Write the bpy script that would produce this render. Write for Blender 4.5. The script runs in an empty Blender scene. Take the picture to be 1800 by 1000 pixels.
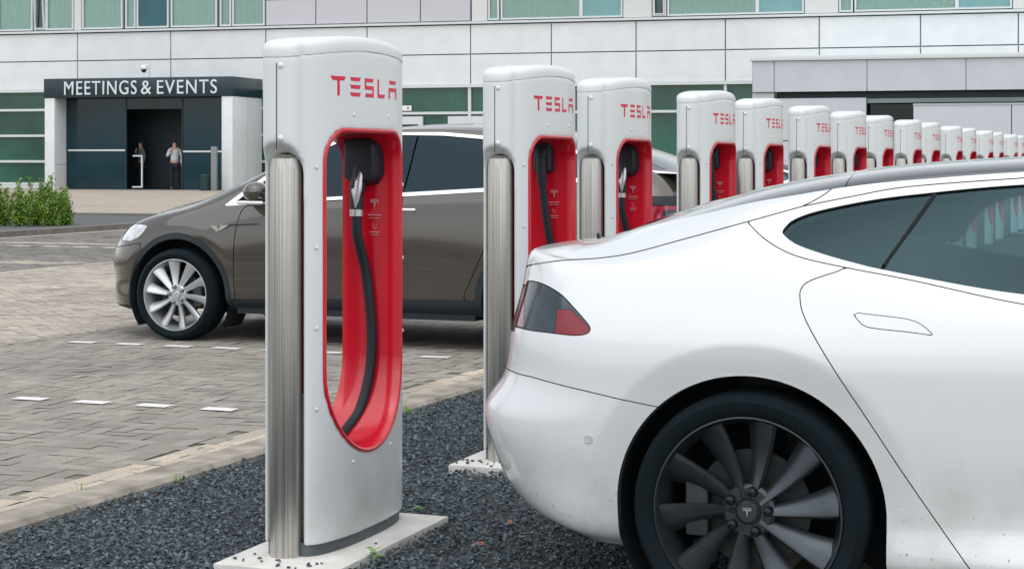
import bpy, bmesh, math, random
import numpy as np
from mathutils import Vector, Matrix
rnd = random.Random(7)
nr = np.random.default_rng(5)
R_ = math.radians
FOC = 3100.0            # focal length in photo pixels (1800 wide)
YAW = R_(20.35)
EYE = 1.40
# ---------------------------------------------------------------- camera, sky, sun, exposure
scn = bpy.context.scene
cam = bpy.data.cameras.new('camera'); camo = bpy.data.objects.new('camera', cam)
scn.collection.objects.link(camo); scn.camera = camo
cam.sensor_width = 36; cam.lens = FOC/1800*36; cam.shift_y = -221/1800
cam.clip_start = .1; cam.clip_end = 2000
camo.location = (0, 0, EYE); camo.rotation_euler = (R_(90), 0, YAW)
world = bpy.data.worlds.new('World'); scn.world = world; world.use_nodes = True
wn = world.node_tree.nodes; wl = world.node_tree.links
sky = wn.new('ShaderNodeTexSky'); sky.sky_type = 'NISHITA'; sky.sun_disc = False
SUN_EL, SUN_AZ = 70, 165
sky.sun_elevation = R_(SUN_EL); sky.sun_rotation = R_(SUN_AZ); sky.dust_density = 1.5; sky.air_density = 1.2; sky.ozone_density = 1
hsv = wn.new('ShaderNodeHueSaturation'); hsv.inputs['Saturation'].default_value = .22
wl.new(sky.outputs[0], hsv.inputs['Color']); wl.new(hsv.outputs[0], wn['Background'].inputs[0])
wn['Background'].inputs[1].default_value = .15
sl = bpy.data.lights.new('sun', 'SUN'); sl.energy = 1.1; sl.angle = R_(110); sl.color = (1, .985, .96)
so = bpy.data.objects.new('sun', sl); scn.collection.objects.link(so)
# direction to the sun (Nishita: rotation measured clockwise from +Y)
sd = Vector((math.sin(R_(SUN_AZ))*math.cos(R_(SUN_EL)), math.cos(R_(SUN_AZ))*math.cos(R_(SUN_EL)), math.sin(R_(SUN_EL))))
so.rotation_euler = sd.to_track_quat('Z', 'Y').to_euler(); so.location = (0, 0, 30)
scn.view_settings.view_transform = 'Standard'; scn.view_settings.look = 'None'
scn.view_settings.exposure = .56; scn.view_settings.gamma = 1
scn.cycles.max_bounces = 7; scn.cycles.transparent_max_bounces = 16
# ---------------------------------------------------------------- measuring helpers
Fv = np.array([-math.sin(YAW), math.cos(YAW)]); Rv = np.array([math.cos(YAW), math.sin(YAW)])
def at(px, py, D):
    p = Fv*D + Rv*((px-900)/FOC*D); return Vector((p[0], p[1], EYE+(279-py)/FOC*D))
def ground_at(px, py, z=0.0):
    return at(px, py, FOC*(EYE-z)/(py-279))
def proj(x, y, z):
    d = x*Fv[0]+y*Fv[1]; l = x*Rv[0]+y*Rv[1]
    return 900+l/d*FOC, 279-(z-EYE)/d*FOC, d
def rise(x, y):
    d = x*Fv[0]+y*Fv[1]; t = np.clip((d-38)/20, 0, 1); return .27*t*t*(3-2*t)
# ---------------------------------------------------------------- materials
MATS = {}
def mat(name, col, rough=.5, metal=0, var=.0, vscale=3, bump=0, bscale=40, coat=0, island=0, spec=.5, emit=None, cola=None, vdet=4, stain_reflect=0, sscale=.7):
    if name in MATS: return MATS[name]
    m = bpy.data.materials.new(name); m.use_nodes = True; n = m.node_tree.nodes; l = m.node_tree.links
    b = n['Principled BSDF']; b.inputs['Roughness'].default_value = rough; b.inputs['Metallic'].default_value = metal
    b.inputs['Specular IOR Level'].default_value = spec; b.inputs['Coat Weight'].default_value = coat; b.inputs['Coat Roughness'].default_value = .04
    tc = n.new('ShaderNodeTexCoord'); col4 = (*col, 1)
    b.inputs['Base Color'].default_value = col4
    if var or island or cola:
        no = n.new('ShaderNodeTexNoise'); no.inputs['Scale'].default_value = vscale; no.inputs['Detail'].default_value = vdet
        l.new(tc.outputs['Object'], no.inputs['Vector'])
        rmp = n.new('ShaderNodeMapRange'); rmp.inputs[1].default_value = .3; rmp.inputs[2].default_value = .7
        rmp.inputs[3].default_value = 1-var; rmp.inputs[4].default_value = 1+var
        l.new(no.outputs['Fac'], rmp.inputs[0]); fac = rmp.outputs[0]
        base = None
        if stain_reflect:
            n3 = n.new('ShaderNodeTexNoise'); n3.inputs['Scale'].default_value = sscale; n3.inputs['Detail'].default_value = 7; n3.inputs['Roughness'].default_value = .65
            l.new(tc.outputs['Object'], n3.inputs['Vector']); r3 = n.new('ShaderNodeMapRange'); r3.inputs[1].default_value = .35; r3.inputs[2].default_value = .62
            r3.inputs[3].default_value = 1-stain_reflect; r3.inputs[4].default_value = 1+stain_reflect*.3; l.new(n3.outputs['Fac'], r3.inputs[0])
            m3 = n.new('ShaderNodeMath'); m3.operation = 'MULTIPLY'; l.new(fac, m3.inputs[0]); l.new(r3.outputs[0], m3.inputs[1]); fac = m3.outputs[0]
        if island or cola:
            g = n.new('ShaderNodeNewGeometry')
            if cola:
                mx = n.new('ShaderNodeMix'); mx.data_type = 'RGBA'; l.new(g.outputs['Random Per Island'], mx.inputs[0])
                mx.inputs[6].default_value = col4; mx.inputs[7].default_value = (*cola, 1); base = mx.outputs[2]
            if island:
                r2 = n.new('ShaderNodeMapRange'); r2.inputs[3].default_value = 1-island; r2.inputs[4].default_value = 1+island
                w = n.new('ShaderNodeTexWhiteNoise'); w.noise_dimensions = '1D'; l.new(g.outputs['Random Per Island'], w.inputs['W'])
                l.new(w.outputs['Value'], r2.inputs[0])
                mu = n.new('ShaderNodeMath'); mu.operation = 'MULTIPLY'; l.new(fac, mu.inputs[0]); l.new(r2.outputs[0], mu.inputs[1]); fac = mu.outputs[0]
        sc = n.new('ShaderNodeVectorMath'); sc.operation = 'SCALE'; l.new(fac, sc.inputs['Scale'])
        if base is not None: l.new(base, sc.inputs[0])
        else: sc.inputs[0].default_value = col
        l.new(sc.outputs[0], b.inputs['Base Color'])
    if bump:
        nb = n.new('ShaderNodeTexNoise'); nb.inputs['Scale'].default_value = bscale; nb.inputs['Detail'].default_value = 5
        l.new(tc.outputs['Object'], nb.inputs['Vector'])
        bu = n.new('ShaderNodeBump'); bu.inputs['Strength'].default_value = bump; bu.inputs['Distance'].default_value = .01
        l.new(nb.outputs['Fac'], bu.inputs['Height']); l.new(bu.outputs[0], b.inputs['Normal'])
    if emit:
        b.inputs['Emission Color'].default_value = (*emit[:3], 1); b.inputs['Emission Strength'].default_value = emit[3]
    MATS[name] = m; return m
def glass(name, tint, ior=1.5, rough=0.0, refl=(.9, .97, 1)):
    m = bpy.data.materials.new(name); m.use_nodes = True; n = m.node_tree.nodes; l = m.node_tree.links
    n.remove(n['Principled BSDF']); out = n['Material Output']
    t = n.new('ShaderNodeBsdfTransparent'); t.inputs[0].default_value = (*tint, 1)
    g = n.new('ShaderNodeBsdfGlossy'); g.inputs['Roughness'].default_value = rough; g.inputs[0].default_value = (*refl, 1)
    fr = n.new('ShaderNodeFresnel'); fr.inputs[0].default_value = ior
    mx = n.new('ShaderNodeMixShader'); l.new(fr.outputs[0], mx.inputs[0]); l.new(t.outputs[0], mx.inputs[1]); l.new(g.outputs[0], mx.inputs[2])
    l.new(mx.outputs[0], out.inputs[0]); MATS[name] = m; return m
def speckled(name, col, dirt=(.25, .22, .18), zmax=.75, coat=.8, rough=.35, metal=0):
    """clear-coated paint with road dirt thrown up low on the body"""
    m = mat(name, col, rough, metal, coat=coat); n = m.node_tree.nodes; l = m.node_tree.links; b = n['Principled BSDF']
    tc = n.new('ShaderNodeTexCoord'); sp = n.new('ShaderNodeSeparateXYZ'); l.new(tc.outputs['Object'], sp.inputs[0])
    mr = n.new('ShaderNodeMapRange'); mr.inputs[1].default_value = zmax; mr.inputs[2].default_value = .15; l.new(sp.outputs[2], mr.inputs[0])
    n1 = n.new('ShaderNodeTexNoise'); n1.inputs['Scale'].default_value = 85; n1.inputs['Detail'].default_value = 3; l.new(tc.outputs['Object'], n1.inputs[0])
    m1 = n.new('ShaderNodeMapRange'); m1.inputs[1].default_value = .665; m1.inputs[2].default_value = .70; l.new(n1.outputs['Fac'], m1.inputs[0])
    n2 = n.new('ShaderNodeTexNoise'); n2.inputs['Scale'].default_value = 5; n2.inputs['Detail'].default_value = 6; l.new(tc.outputs['Object'], n2.inputs[0])
    m2 = n.new('ShaderNodeMapRange'); m2.inputs[1].default_value = .42; m2.inputs[2].default_value = .8; m2.inputs[4].default_value = .7; l.new(n2.outputs['Fac'], m2.inputs[0])
    ad = n.new('ShaderNodeMath'); ad.operation = 'MAXIMUM'; l.new(m1.outputs[0], ad.inputs[0]); l.new(m2.outputs[0], ad.inputs[1])
    mu = n.new('ShaderNodeMath'); mu.operation = 'MULTIPLY'; l.new(ad.outputs[0], mu.inputs[0]); l.new(mr.outputs[0], mu.inputs[1])
    mx = n.new('ShaderNodeMix'); mx.data_type = 'RGBA'; l.new(mu.outputs[0], mx.inputs[0]); mx.inputs[6].default_value = (*col, 1); mx.inputs[7].default_value = (*dirt, 1)
    l.new(mx.outputs[2], b.inputs['Base Color'])
    if coat > .5: b.inputs['Coat IOR'].default_value = 1.7
    return m
def brushed(name, col, rough=.35):
    m = mat(name, col, rough, 1); n = m.node_tree.nodes; l = m.node_tree.links; b = n['Principled BSDF']
    tc = n.new('ShaderNodeTexCoord'); mp = n.new('ShaderNodeMapping'); mp.inputs['Scale'].default_value = (140, 140, 1.2); l.new(tc.outputs['Object'], mp.inputs[0])
    no = n.new('ShaderNodeTexNoise'); no.inputs['Scale'].default_value = 1; no.inputs['Detail'].default_value = 4; l.new(mp.outputs[0], no.inputs[0])
    cr = n.new('ShaderNodeMapRange'); cr.inputs[1].default_value = .3; cr.inputs[2].default_value = .7; cr.inputs[3].default_value = .62; cr.inputs[4].default_value = 1.2; l.new(no.outputs['Fac'], cr.inputs[0])
    sc = n.new('ShaderNodeVectorMath'); sc.operation = 'SCALE'; sc.inputs[0].default_value = col; l.new(cr.outputs[0], sc.inputs['Scale'])
    l.new(sc.outputs[0], b.inputs['Base Color']); return m
white_plastic = speckled('charger_white', (.64, .67, .675), dirt=(.44, .43, .40), zmax=.40, coat=.25, rough=.38)
red_plastic = mat('charger_red', (.55, .003, .020), .26, coat=.5)
letter_red = mat('letter_red', (.62, .004, .05), .45)
steel = brushed('brushed_steel', (.60, .585, .55), .45)
plinth_grey = mat('plinth_grey', (.085, .10, .11), .6, var=.15)
black_plastic = mat('black_plastic', (.002, .010, .019), .5)
rubber = mat('rubber', (.004, .011, .019), .55)
tyre_m = mat('tyre_rubber', (.0015, .007, .011), .9, spec=.25, var=.2, vscale=9)
gap_m = mat('gap_black', (.004, .006, .008), .9)
silver = mat('satin_silver', (.55, .56, .58), .35, 1)
chrome = mat('chrome', (.88, .89, .90), .12, 1)
bright_trim = mat('bright_trim', (.86, .87, .88), .3, .4)
concrete = mat('concrete', (.57, .56, .53), .85, var=.12, vscale=9, bump=.3, bscale=60)
# ---------------------------------------------------------------- object helpers
def link(o, parent=None):
    scn.collection.objects.link(o)
    if parent: o.parent = parent
    return o
def tag(o, label=None, cat=None, group=None, kind=None):
    if label: o['label'] = label
    if cat: o['category'] = cat
    if group: o['group'] = group
    if kind: o['kind'] = kind
    return o
def empty(name, loc=(0, 0, 0), rz=0, label=None, cat=None, group=None):
    o = bpy.data.objects.new(name, None); o.empty_display_size = .3; link(o); o.location = loc; o.rotation_euler = (0, 0, rz)
    return tag(o, label, cat, group)
def mesh_obj(name, V, F, m, parent=None, smooth=False, mi=None, angle=None):
    me = bpy.data.meshes.new(name); me.from_pydata([tuple(map(float, v)) for v in V], [], [list(map(int, f)) for f in F])
    ms = m if isinstance(m, (list, tuple)) else [m]
    for k in ms: me.materials.append(k)
    if mi is not None: me.polygons.foreach_set('material_index', np.array(mi, dtype=np.int32))
    if smooth or angle:
        me.polygons.foreach_set('use_smooth', np.ones(len(me.polygons), dtype=bool))
    if angle: me.set_sharp_from_angle(angle=R_(angle))
    me.update(); return link(bpy.data.objects.new(name, me), parent)
class MB:
    """collects simple shapes into ONE mesh"""
    def __init__(s): s.V = []; s.F = []
    def add(s, V, F):
        k = len(s.V); s.V += [tuple(v) for v in V]; s.F += [[i+k for i in f] for f in F]; return s
    def box(s, x0, x1, y0, y1, z0, z1):
        V = [(x, y, z) for z in (z0, z1) for y in (y0, y1) for x in (x0, x1)]
        return s.add(V, [(0, 2, 3, 1), (4, 5, 7, 6), (0, 1, 5, 4), (2, 6, 7, 3), (0, 4, 6, 2), (1, 3, 7, 5)])
    def prism(s, pts, z0, z1):
        n = len(pts); V = [(x, y, z0) for x, y in pts]+[(x, y, z1) for x, y in pts]
        return s.add(V, [list(range(n))[::-1], list(range(n, 2*n))]+[(i, (i+1) % n, n+(i+1) % n, n+i) for i in range(n)])
    def tube(s, pts, r, n=10, cap=True):
        P = [Vector(p) for p in pts]; rr = r if isinstance(r, (list, tuple)) else [r]*len(P)
        V = []; F = []; up = Vector((0, 0, 1)); prev = None
        for i, p in enumerate(P):
            t = (P[min(i+1, len(P)-1)]-P[max(i-1, 0)]).normalized()
            if prev is None: a = t.orthogonal().normalized()
            else: a = (prev-t*prev.dot(t)).normalized()
            prev = a; b = t.cross(a)
            V += [p+(a*math.cos(2*math.pi*k/n)+b*math.sin(2*math.pi*k/n))*rr[i] for k in range(n)]
        for i in range(len(P)-1):
            F += [(i*n+k, i*n+(k+1) % n, (i+1)*n+(k+1) % n, (i+1)*n+k) for k in range(n)]
        if cap: F += [list(range(n))[::-1], [(len(P)-1)*n+k for k in range(n)]]
        return s.add(V, F)
    def lathe(s, prof, n=24, origin=(0, 0, 0), axis='z'):
        V = []; F = []
        for r, h in prof:
            for k in range(n):
                a = 2*math.pi*k/n; c, d = r*math.cos(a), r*math.sin(a)
                v = (c, d, h) if axis == 'z' else ((c, h, d) if axis == 'y' else (h, c, d))
                V.append((v[0]+origin[0], v[1]+origin[1], v[2]+origin[2]))
        for i in range(len(prof)-1):
            F += [(i*n+k, i*n+(k+1) % n, (i+1)*n+(k+1) % n, (i+1)*n+k) for k in range(n)]
        F += [list(range(n))[::-1], [(len(prof)-1)*n+k for k in range(n)]]
        return s.add(V, F)
    def dome(s, c, r, d, n=10, h=.5):
        """small rivet head at c facing unit direction d"""
        d = Vector(d).normalized(); a = d.orthogonal().normalized(); b = d.cross(a); c = Vector(c); V = []; F = []
        for i, (rr, hh) in enumerate(((1, 0), (.85, .5), (.45, .9))):
            V += [c+d*(hh*h*r)+(a*math.cos(2*math.pi*k/n)+b*math.sin(2*math.pi*k/n))*rr*r for k in range(n)]
        V.append(c+d*(h*r))
        for i in range(2): F += [(i*n+k, i*n+(k+1) % n, (i+1)*n+(k+1) % n, (i+1)*n+k) for k in range(n)]
        F += [(2*n+k, 2*n+(k+1) % n, 3*n) for k in range(n)]
        return s.add(V, F)
    def build(s, name, m, parent=None, smooth=False, angle=None, bevel=0, seg=2):
        o = mesh_obj(name, s.V, s.F, m, parent, smooth, angle=None)
        me = o.data; bm = bmesh.new(); bm.from_mesh(me)
        bmesh.ops.recalc_face_normals(bm, faces=bm.faces)
        if bevel:
            es = [e for e in bm.edges if len(e.link_faces) == 2 and e.calc_face_angle() > R_(35)]
            bmesh.ops.bevel(bm, geom=es, offset=bevel, segments=seg, affect='EDGES', profile=.6)
        bm.to_mesh(me); bm.free()
        if smooth or angle or bevel:
            me.polygons.foreach_set('use_smooth', np.ones(len(me.polygons), dtype=bool)); me.set_sharp_from_angle(angle=R_(angle or 40))
        return o
def copy_tree(o, parent=None):
    c = o.copy(); scn.collection.objects.link(c)
    if parent: c.parent = parent
    for ch in list(o.children): copy_tree(ch, c)
    return c
def evaluated_mesh(o):
    dg = bpy.context.evaluated_depsgraph_get(); dg.update(); return bpy.data.meshes.new_from_object(o.evaluated_get(dg))
def text_mesh(name, s, h, m, parent, width=None, ext=.02, bold=0.0, space=1.0):
    cu = bpy.data.curves.new(name, 'FONT'); cu.body = s; cu.size = h/.72; cu.extrude = ext; cu.offset = bold; cu.align_x = 'LEFT'; cu.space_character = space
    o = bpy.data.objects.new(name, cu); scn.collection.objects.link(o); me = evaluated_mesh(o); bpy.data.objects.remove(o)
    xs = [v.co.x for v in me.vertices]; k = (width/(max(xs)-min(xs))) if width else 1; x0 = min(xs)
    for v in me.vertices: v.co = Vector(((v.co.x-x0)*k, -v.co.z, v.co.y))
    me.materials.clear(); me.materials.append(m); me.name = name
    return link(bpy.data.objects.new(name, me), parent)
# emblem: 2-D polygons in a unit box (x right, y up), a T with an arc over it
EMBLEM = [[(-.5, .40), (-.25, .47), (0, .5), (.25, .47), (.5, .40), (.46, .33), (.25, .39), (0, .42), (-.25, .39), (-.46, .33)],
          [(-.42, .27), (-.2, .34), (-.10, .345), (-.04, .30), (0, .27), (.04, .30), (.10, .345), (.2, .34), (.42, .27), (.34, .14), (.2, .2), (.1, .2), (0, -.5), (-.1, .2), (-.2, .2), (-.34, .14)]]
def emblem(name, m, parent, origin, xdir, ydir, size, thick=.002):
    mb = MB(); o = Vector(origin); X = Vector(xdir).normalized(); Y = Vector(ydir).normalized(); N = X.cross(Y)
    for poly in EMBLEM:
        n = len(poly); A = [o+X*(x*size)+Y*(y*size) for x, y in poly]; B = [a+N*thick for a in A]
        mb.add(A+B, [list(range(n))[::-1], list(range(n, 2*n))]+[(i, (i+1) % n, n+(i+1) % n, n+i) for i in range(n)])
    return mb.build(name, m, parent)
# ================================================================ GROUND
def strip(name, x0, x1, y0, y1, z, m, kind='structure', skew=0, nx=1, ny=1):
    V = []; F = []
    for j in range(ny+1):
        for i in range(nx+1):
            y = y0+(y1-y0)*j/ny; x = x0+(x1-x0)*i/nx+skew*(y-5.5); V.append((x, y, z+float(rise(x, y))))
    for j in range(ny):
        for i in range(nx): a = j*(nx+1)+i; F.append((a, a+1, a+nx+2, a+nx+1))
    return tag(mesh_obj(name, V, F, m), kind=kind)
asph = mat('ground_sand', (.20, .18, .155), .9, var=.18, vscale=.5, bump=.3, bscale=25)
plaza_m = mat('plaza_paving', (.33, .285, .235), .85, var=.10, vscale=.8, vdet=8, bump=.2, bscale=30)
joint_m = mat('joint_sand', (.165, .147, .122), .95, var=.25, vscale=8)
# the base sheet, reaching the horizon, rising gently to the hotel
g = []; gf = []; xs = np.concatenate([[-700, -300], np.arange(-120, 121, 6), [300, 700]]); ys = np.concatenate([[-500, -100], np.arange(-20, 131, 6), [300, 800]])
for y in ys:
    for x in xs: g.append((x, y, -.06+float(rise(x, y))))
for j in range(len(ys)-1):
    for i in range(len(xs)-1): a = j*len(xs)+i; gf.append((a, a+1, a+len(xs)+1, a+len(xs)))
tag(mesh_obj('ground', g, gf, asph), kind='structure')
SK = .04  # the kerb runs a little off the charger row
def bricks(name, regions, m, L=.205, Wd=.103, gap=.0032, pattern='herring', ang=0, z=.0, jm=None):
    """real bricks as single quads a few mm above their joint sheet"""
    V = []; F = []
    ca, sa = math.cos(ang), math.sin(ang)
    for (x0, x1, y0, y1, fn) in regions:
        cx, cy = (x0+x1)/2, (y0+y1)/2; rad = math.hypot(x1-x0, y1-y0)/2+.3; n = int(rad/Wd)+2
        for i in range(-n, n+1):
            for j in range(-n, n+1):
                if pattern == 'herring':
                    k = (i-j) % 4
                    if k == 0: a0, b0, a1, b1 = i, j, i+2, j+1
                    elif k == 3: a0, b0, a1, b1 = i, j, i+1, j+2
                    else: continue
                    # herringbone: horizontal brick starts where (i-j)%4==0, vertical where ==3
                    q = [(a0*Wd+gap/2, b0*Wd+gap/2), (a1*Wd-gap/2, b0*Wd+gap/2), (a1*Wd-gap/2, b1*Wd-gap/2), (a0*Wd+gap/2, b1*Wd-gap/2)]
                else:
                    if i % 2: continue
                    o = (j % 2)
                    q = [((i+o)*Wd+gap/2, j*Wd+gap/2), ((i+o+2)*Wd-gap/2, j*Wd+gap/2), ((i+o+2)*Wd-gap/2, (j+1)*Wd-gap/2), ((i+o)*Wd+gap/2, (j+1)*Wd-gap/2)]
                mxx = sum(p[0] for p in q)/4; myy = sum(p[1] for p in q)/4
                X = cx+mxx*ca-myy*sa; Y = cy+mxx*sa+myy*ca
                if not (x0 <= X <= x1 and y0 <= Y <= y1) or (fn and not fn(X, Y)): continue
                dz = rnd.uniform(-.0012, .0012); k = len(V)
                t1, t2 = rnd.uniform(-.0012, .0012), rnd.uniform(-.0012, .0012)
                for n_, (a, b) in enumerate(q):
                    x = cx+a*ca-b*sa; y = cy+a*sa+b*ca
                    V.append((x, y, z+dz+(t1 if n_ in (0, 1) else -t1)+(t2 if n_ in (1, 2) else -t2)+float(rise(x, y))))
                F.append((k, k+1, k+2, k+3))
    return tag(mesh_obj(name, V, F, m), kind='structure')
def kx(y): return -4.09+SK*(y-5.52)      # gravel side of the kerb
def lane_x(y): return -8.25
def brick_mat(name, a, b, isl=.28, var=.14):
    return mat(name, a, .85, var=var, vscale=70, vdet=6, island=isl, cola=b, bump=.35, bscale=150, stain_reflect=.22, sscale=.55)
bay_m = brick_mat('bay_bricks', (.255, .232, .200), (.290, .268, .236), .13)
lane_m = brick_mat('lane_bricks', (.42, .375, .315), (.37, .332, .28), .09, .1)
band_m = brick_mat('band_bricks', (.42, .37, .30), (.50, .43, .34), .12, .2)
far_m = brick_mat('far_bay_bricks', (.175, .163, .145), (.20, .188, .167), .1, .1)
V = []; F = []; yy = np.arange(-4, 61, 1.5)
for y in yy: V += [(x, y, -.004+float(rise(x, y))) for x in (-60, -40, -25, -15, kx(y)-.15)]
for j in range(len(yy)-1):
    for i in range(4): F.append((j*5+i, j*5+i+1, j*5+i+6, j*5+i+5))
tag(mesh_obj('paving_joints', V, F, joint_m), kind='structure')
bricks('parking_bay', [(-8.2, -4.3, 4.6, 22, lambda x, y: x < kx(y)-.42)], bay_m, pattern='herring', ang=R_(2.3))
bricks('brick_edging', [(-4.9, -3.2, 4.6, 24, lambda x, y: kx(y)-.425 < x < kx(y)-.21)], band_m, pattern='run', ang=R_(92.3-4.6), gap=.003)
bricks('access_lane', [(-13.6, -8.2, 8, 34, None)], lane_m, pattern='herring', ang=R_(45))
def inband(y): return abs(y-24.75) < .28 or abs(y-20.1) < .28 or abs(y-29.4) < .28
bricks('far_parking_bay', [(-19.1, -13.6, 14, 34, lambda x, y: not inband(y))], far_m, L=.205, pattern='herring', ang=R_(45))
bricks('bay_divider', [(-19.1, -13.6, 14, 34, lambda x, y: inband(y))], lane_m, pattern='run')
bricks('kerb_band', [(-19.3, -19.1, 14, 42, None)], band_m, pattern='run', ang=R_(90))
strip('plaza', -60, -19.0, 10, 62, .004, plaza_m, ny=40, nx=10)
strip('plaza_strip', -19.6, 8, 34, 62, .008, plaza_m, ny=40, nx=6)
# painted dashes between the bays
paint = mat('road_paint', (.70, .70, .67), .7, var=.22, vscale=45)
def dash(x, y, z=.006, L=.215, Wd=.10):
    x += rnd.uniform(-.008, .008); y += rnd.uniform(-.006, .006); z += float(rise(x, y))
    tag(mesh_obj('road_marking', [(x-L/2, y-Wd/2, z), (x+L/2, y-Wd/2, z), (x+L/2, y+Wd/2, z), (x-L/2, y+Wd/2, z)], [(0, 1, 2, 3)], paint), kind='structure')
for i in range(8): dash(-7.73+.414*i, 11.45+.002*i)
for i in range(6): dash(-7.02+.414*i, 8.65, L=.2, Wd=.105)
for i in range(8): dash(-7.73+.414*i, 14.3)
for i in range(9): dash(-18.3+.56*i, 23.75, L=.3, Wd=.14)
for i in range(7): dash(-18.3+.56*i, 19.2, L=.3, Wd=.14)
for i in range(3): dash(-16.2+.8*i, 29.0, L=.5, Wd=.16)
# kerbs
def kerb(name, pts, w, z0, z1, m):
    V = []; F = []; n = len(pts); prof = [(0, z0), (0, z1-.012), (.012, z1), (w-.02, z1), (w, z1-.02), (w, z0)]
    for x, y in pts:
        for a, z in prof: V.append((x+a, y, z+float(rise(x, y))))
    for i in range(n-1):
        for k in range(5): F.append((i*6+k, i*6+k+1, (i+1)*6+k+1, (i+1)*6+k))
    F += [list(range(6)), [(n-1)*6+k for k in range(6)][::-1]]
    o = mesh_obj(name, V, F, m, angle=30); return tag(o, kind='structure')
kerb_m = mat('kerb_concrete', (.29, .262, .22), .9, var=.22, vscale=6, vdet=8, stain_reflect=.3, sscale=3, bump=.35, bscale=70)
ys_ = np.arange(1, 60, 1.0)
for a in range(len(ys_)-1):   # kerb stones, one metre each with a joint
    y0, y1 = ys_[a]+.003, ys_[a+1]-.003
    if y1 < 4 or y0 > 45: continue
    kerb('kerb', [(kx(y0)-.20, y0), (kx(y1)-.20, y1)], .20, -.1, .022, kerb_m)
grey_kerb = mat('grey_kerb', (.15, .14, .125), .9, var=.2, vscale=4)
kerb('bed_kerb', [(-19.62, y) for y in np.arange(10, 42, 1.0)], .32, -.1, .11, grey_kerb)
bed_m = mat('bed_gravel', (.085, .09, .095), .95, var=.35, vscale=20, bump=.5, bscale=40)
strip('planting_bed', -24, -19.3, 12, 34.5, .10, bed_m, ny=6, nx=2)
kerb('bed_kerb', [(-24+4.4*i, 34.5) for i in (0, 1)], .02, 0, .1, grey_kerb)
mb = MB(); mb.box(-25, -19.4, 34.4, 34.6, -.05, .16); tag(mb.build('bed_edging', grey_kerb, bevel=.01), kind='structure')
# gravel bed under the chargers
grav_base = mat('gravel_soil', (.040, .048, .055), 1, var=.6, vscale=45, bump=1, bscale=50)
V = []; F = []; yy = np.arange(3, 46, 1.0)
for y in yy: V += [(kx(y)+.0, y, -.022), (-1.35, y, -.022)]
for i in range(len(yy)-1): F.append((2*i, 2*i+1, 2*i+3, 2*i+2))
tag(mesh_obj('gravel_soil', V, F, grav_base), kind='structure')
strip('parking_bay', -1.2, 6, -3, 45, -.002, bay_m, nx=2, ny=2)
kerb('kerb', [(-1.38, y) for y in (-3, 20, 45)], .18, -.1, .02, kerb_m)
gm = mat('slate_gravel', (.050, .070, .084), .72, var=.2, vscale=60, island=.5, cola=(.10, .128, .145), spec=.5)
def make_stones():
    base = []
    for _ in range(24):
        # irregular angular chips: convex hull of a few random points
        bm = bmesh.new()
        for k in range(9):
            v = Vector((rnd.gauss(0, 1), rnd.gauss(0, 1), rnd.gauss(0, 1))).normalized()*rnd.uniform(.8, 1.15); bm.verts.new((v.x*.5, v.y*.36, v.z*.24))
        r = bmesh.ops.convex_hull(bm, input=bm.verts); bmesh.ops.recalc_face_normals(bm, faces=bm.faces)
        bm.verts.ensure_lookup_table(); bm.verts.index_update()
        use = sorted({v.index for f in bm.faces for v in f.verts}); mp = {a: i for i, a in enumerate(use)}
        base.append((np.array([bm.verts[a].co for a in use]), [[mp[v.index] for v in f.verts] for f in bm.faces])); bm.free()
    V = []; F = []; k = 0
    def place(x, y, z, s):
        nonlocal k
        b, f = base[rnd.randrange(24)]
        a, t, r = rnd.uniform(0, 6.28), rnd.gauss(0, .45), rnd.gauss(0, .45)
        M = np.array((Matrix.Rotation(a, 3, 'Z') @ Matrix.Rotation(t, 3, 'X') @ Matrix.Rotation(r, 3, 'Y')))
        V.append(b@M.T*s+np.array([x, y, z])); F.extend([[i+k for i in ff] for ff in f]); k += len(b)
    n = 0
    while n < 56000:
        y = 3.3+abs(rnd.random()**1.5)*16; x0 = kx(y)+.01; x = rnd.uniform(x0, -1.42)
        px, py, d = proj(x, y, 0)
        if px < -350 or px > 1330 or py > 1250: n += .02; continue
        s = rnd.uniform(.012, .030)*(1+.03*max(0, y-8)); place(x, y, rnd.uniform(-.015, .008), s); n += 1
    return np.concatenate(V), F, place, base
SV, SF, _, STONES = make_stones()
tag(mesh_obj('slate_gravel', SV, SF, gm), label='dark blue-grey slate chippings covering the bed round the chargers', cat='gravel', kind='stuff')
# ================================================================ CHARGERS
A0, A1, AC = -.02, .775, .3775
def hb(a):
    if a < A0: t = min(1, (A0-a)/.05); return .074*(1-t**2.4)**(1/2.4)
    if a > A1: t = min(1, (a-A1)/.05); return .074*(1-t**2.4)**(1/2.4)
    t = abs((a-AC)/.4175); return .074+.086*max(0, 1-t**2.5)**.6-.086*max(0, 1-(.3975/.4175)**2.5)**.6*(t/(.3975/.4175))**12
def hk(a):   # the rear face is flatter
    if a < A0 or a > A1: return hb(a)
    t = abs((a-AC)/.4175); return .074+.026*max(0, 1-t**2.5)**.6*(1 if t < .9 else max(0, (.952-t)/.052))
def zs(a): return 1.752+.038*(1-((a-AC)/.45)**2)
AS = [A0-.05*math.cos(k/10*math.pi/2) for k in range(0, 10)]+list(np.linspace(A0, A1, 61))+[A1+.05*math.sin(k/10*math.pi/2) for k in range(1, 11)]
CONT = [(hb(a), a) for a in AS]+[(-hk(a), a) for a in AS[-2:0:-1]]
def offs(pts, d):
    n = len(pts); out = []
    for i in range(n):
        x0, y0 = pts[i-1]; x1, y1 = pts[(i+1) % n]; tx, ty = x1-x0, y1-y0; L = math.hypot(tx, ty) or 1
        out.append((pts[i][0]+ty/L*d, pts[i][1]-tx/L*d))
    return out
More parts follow.
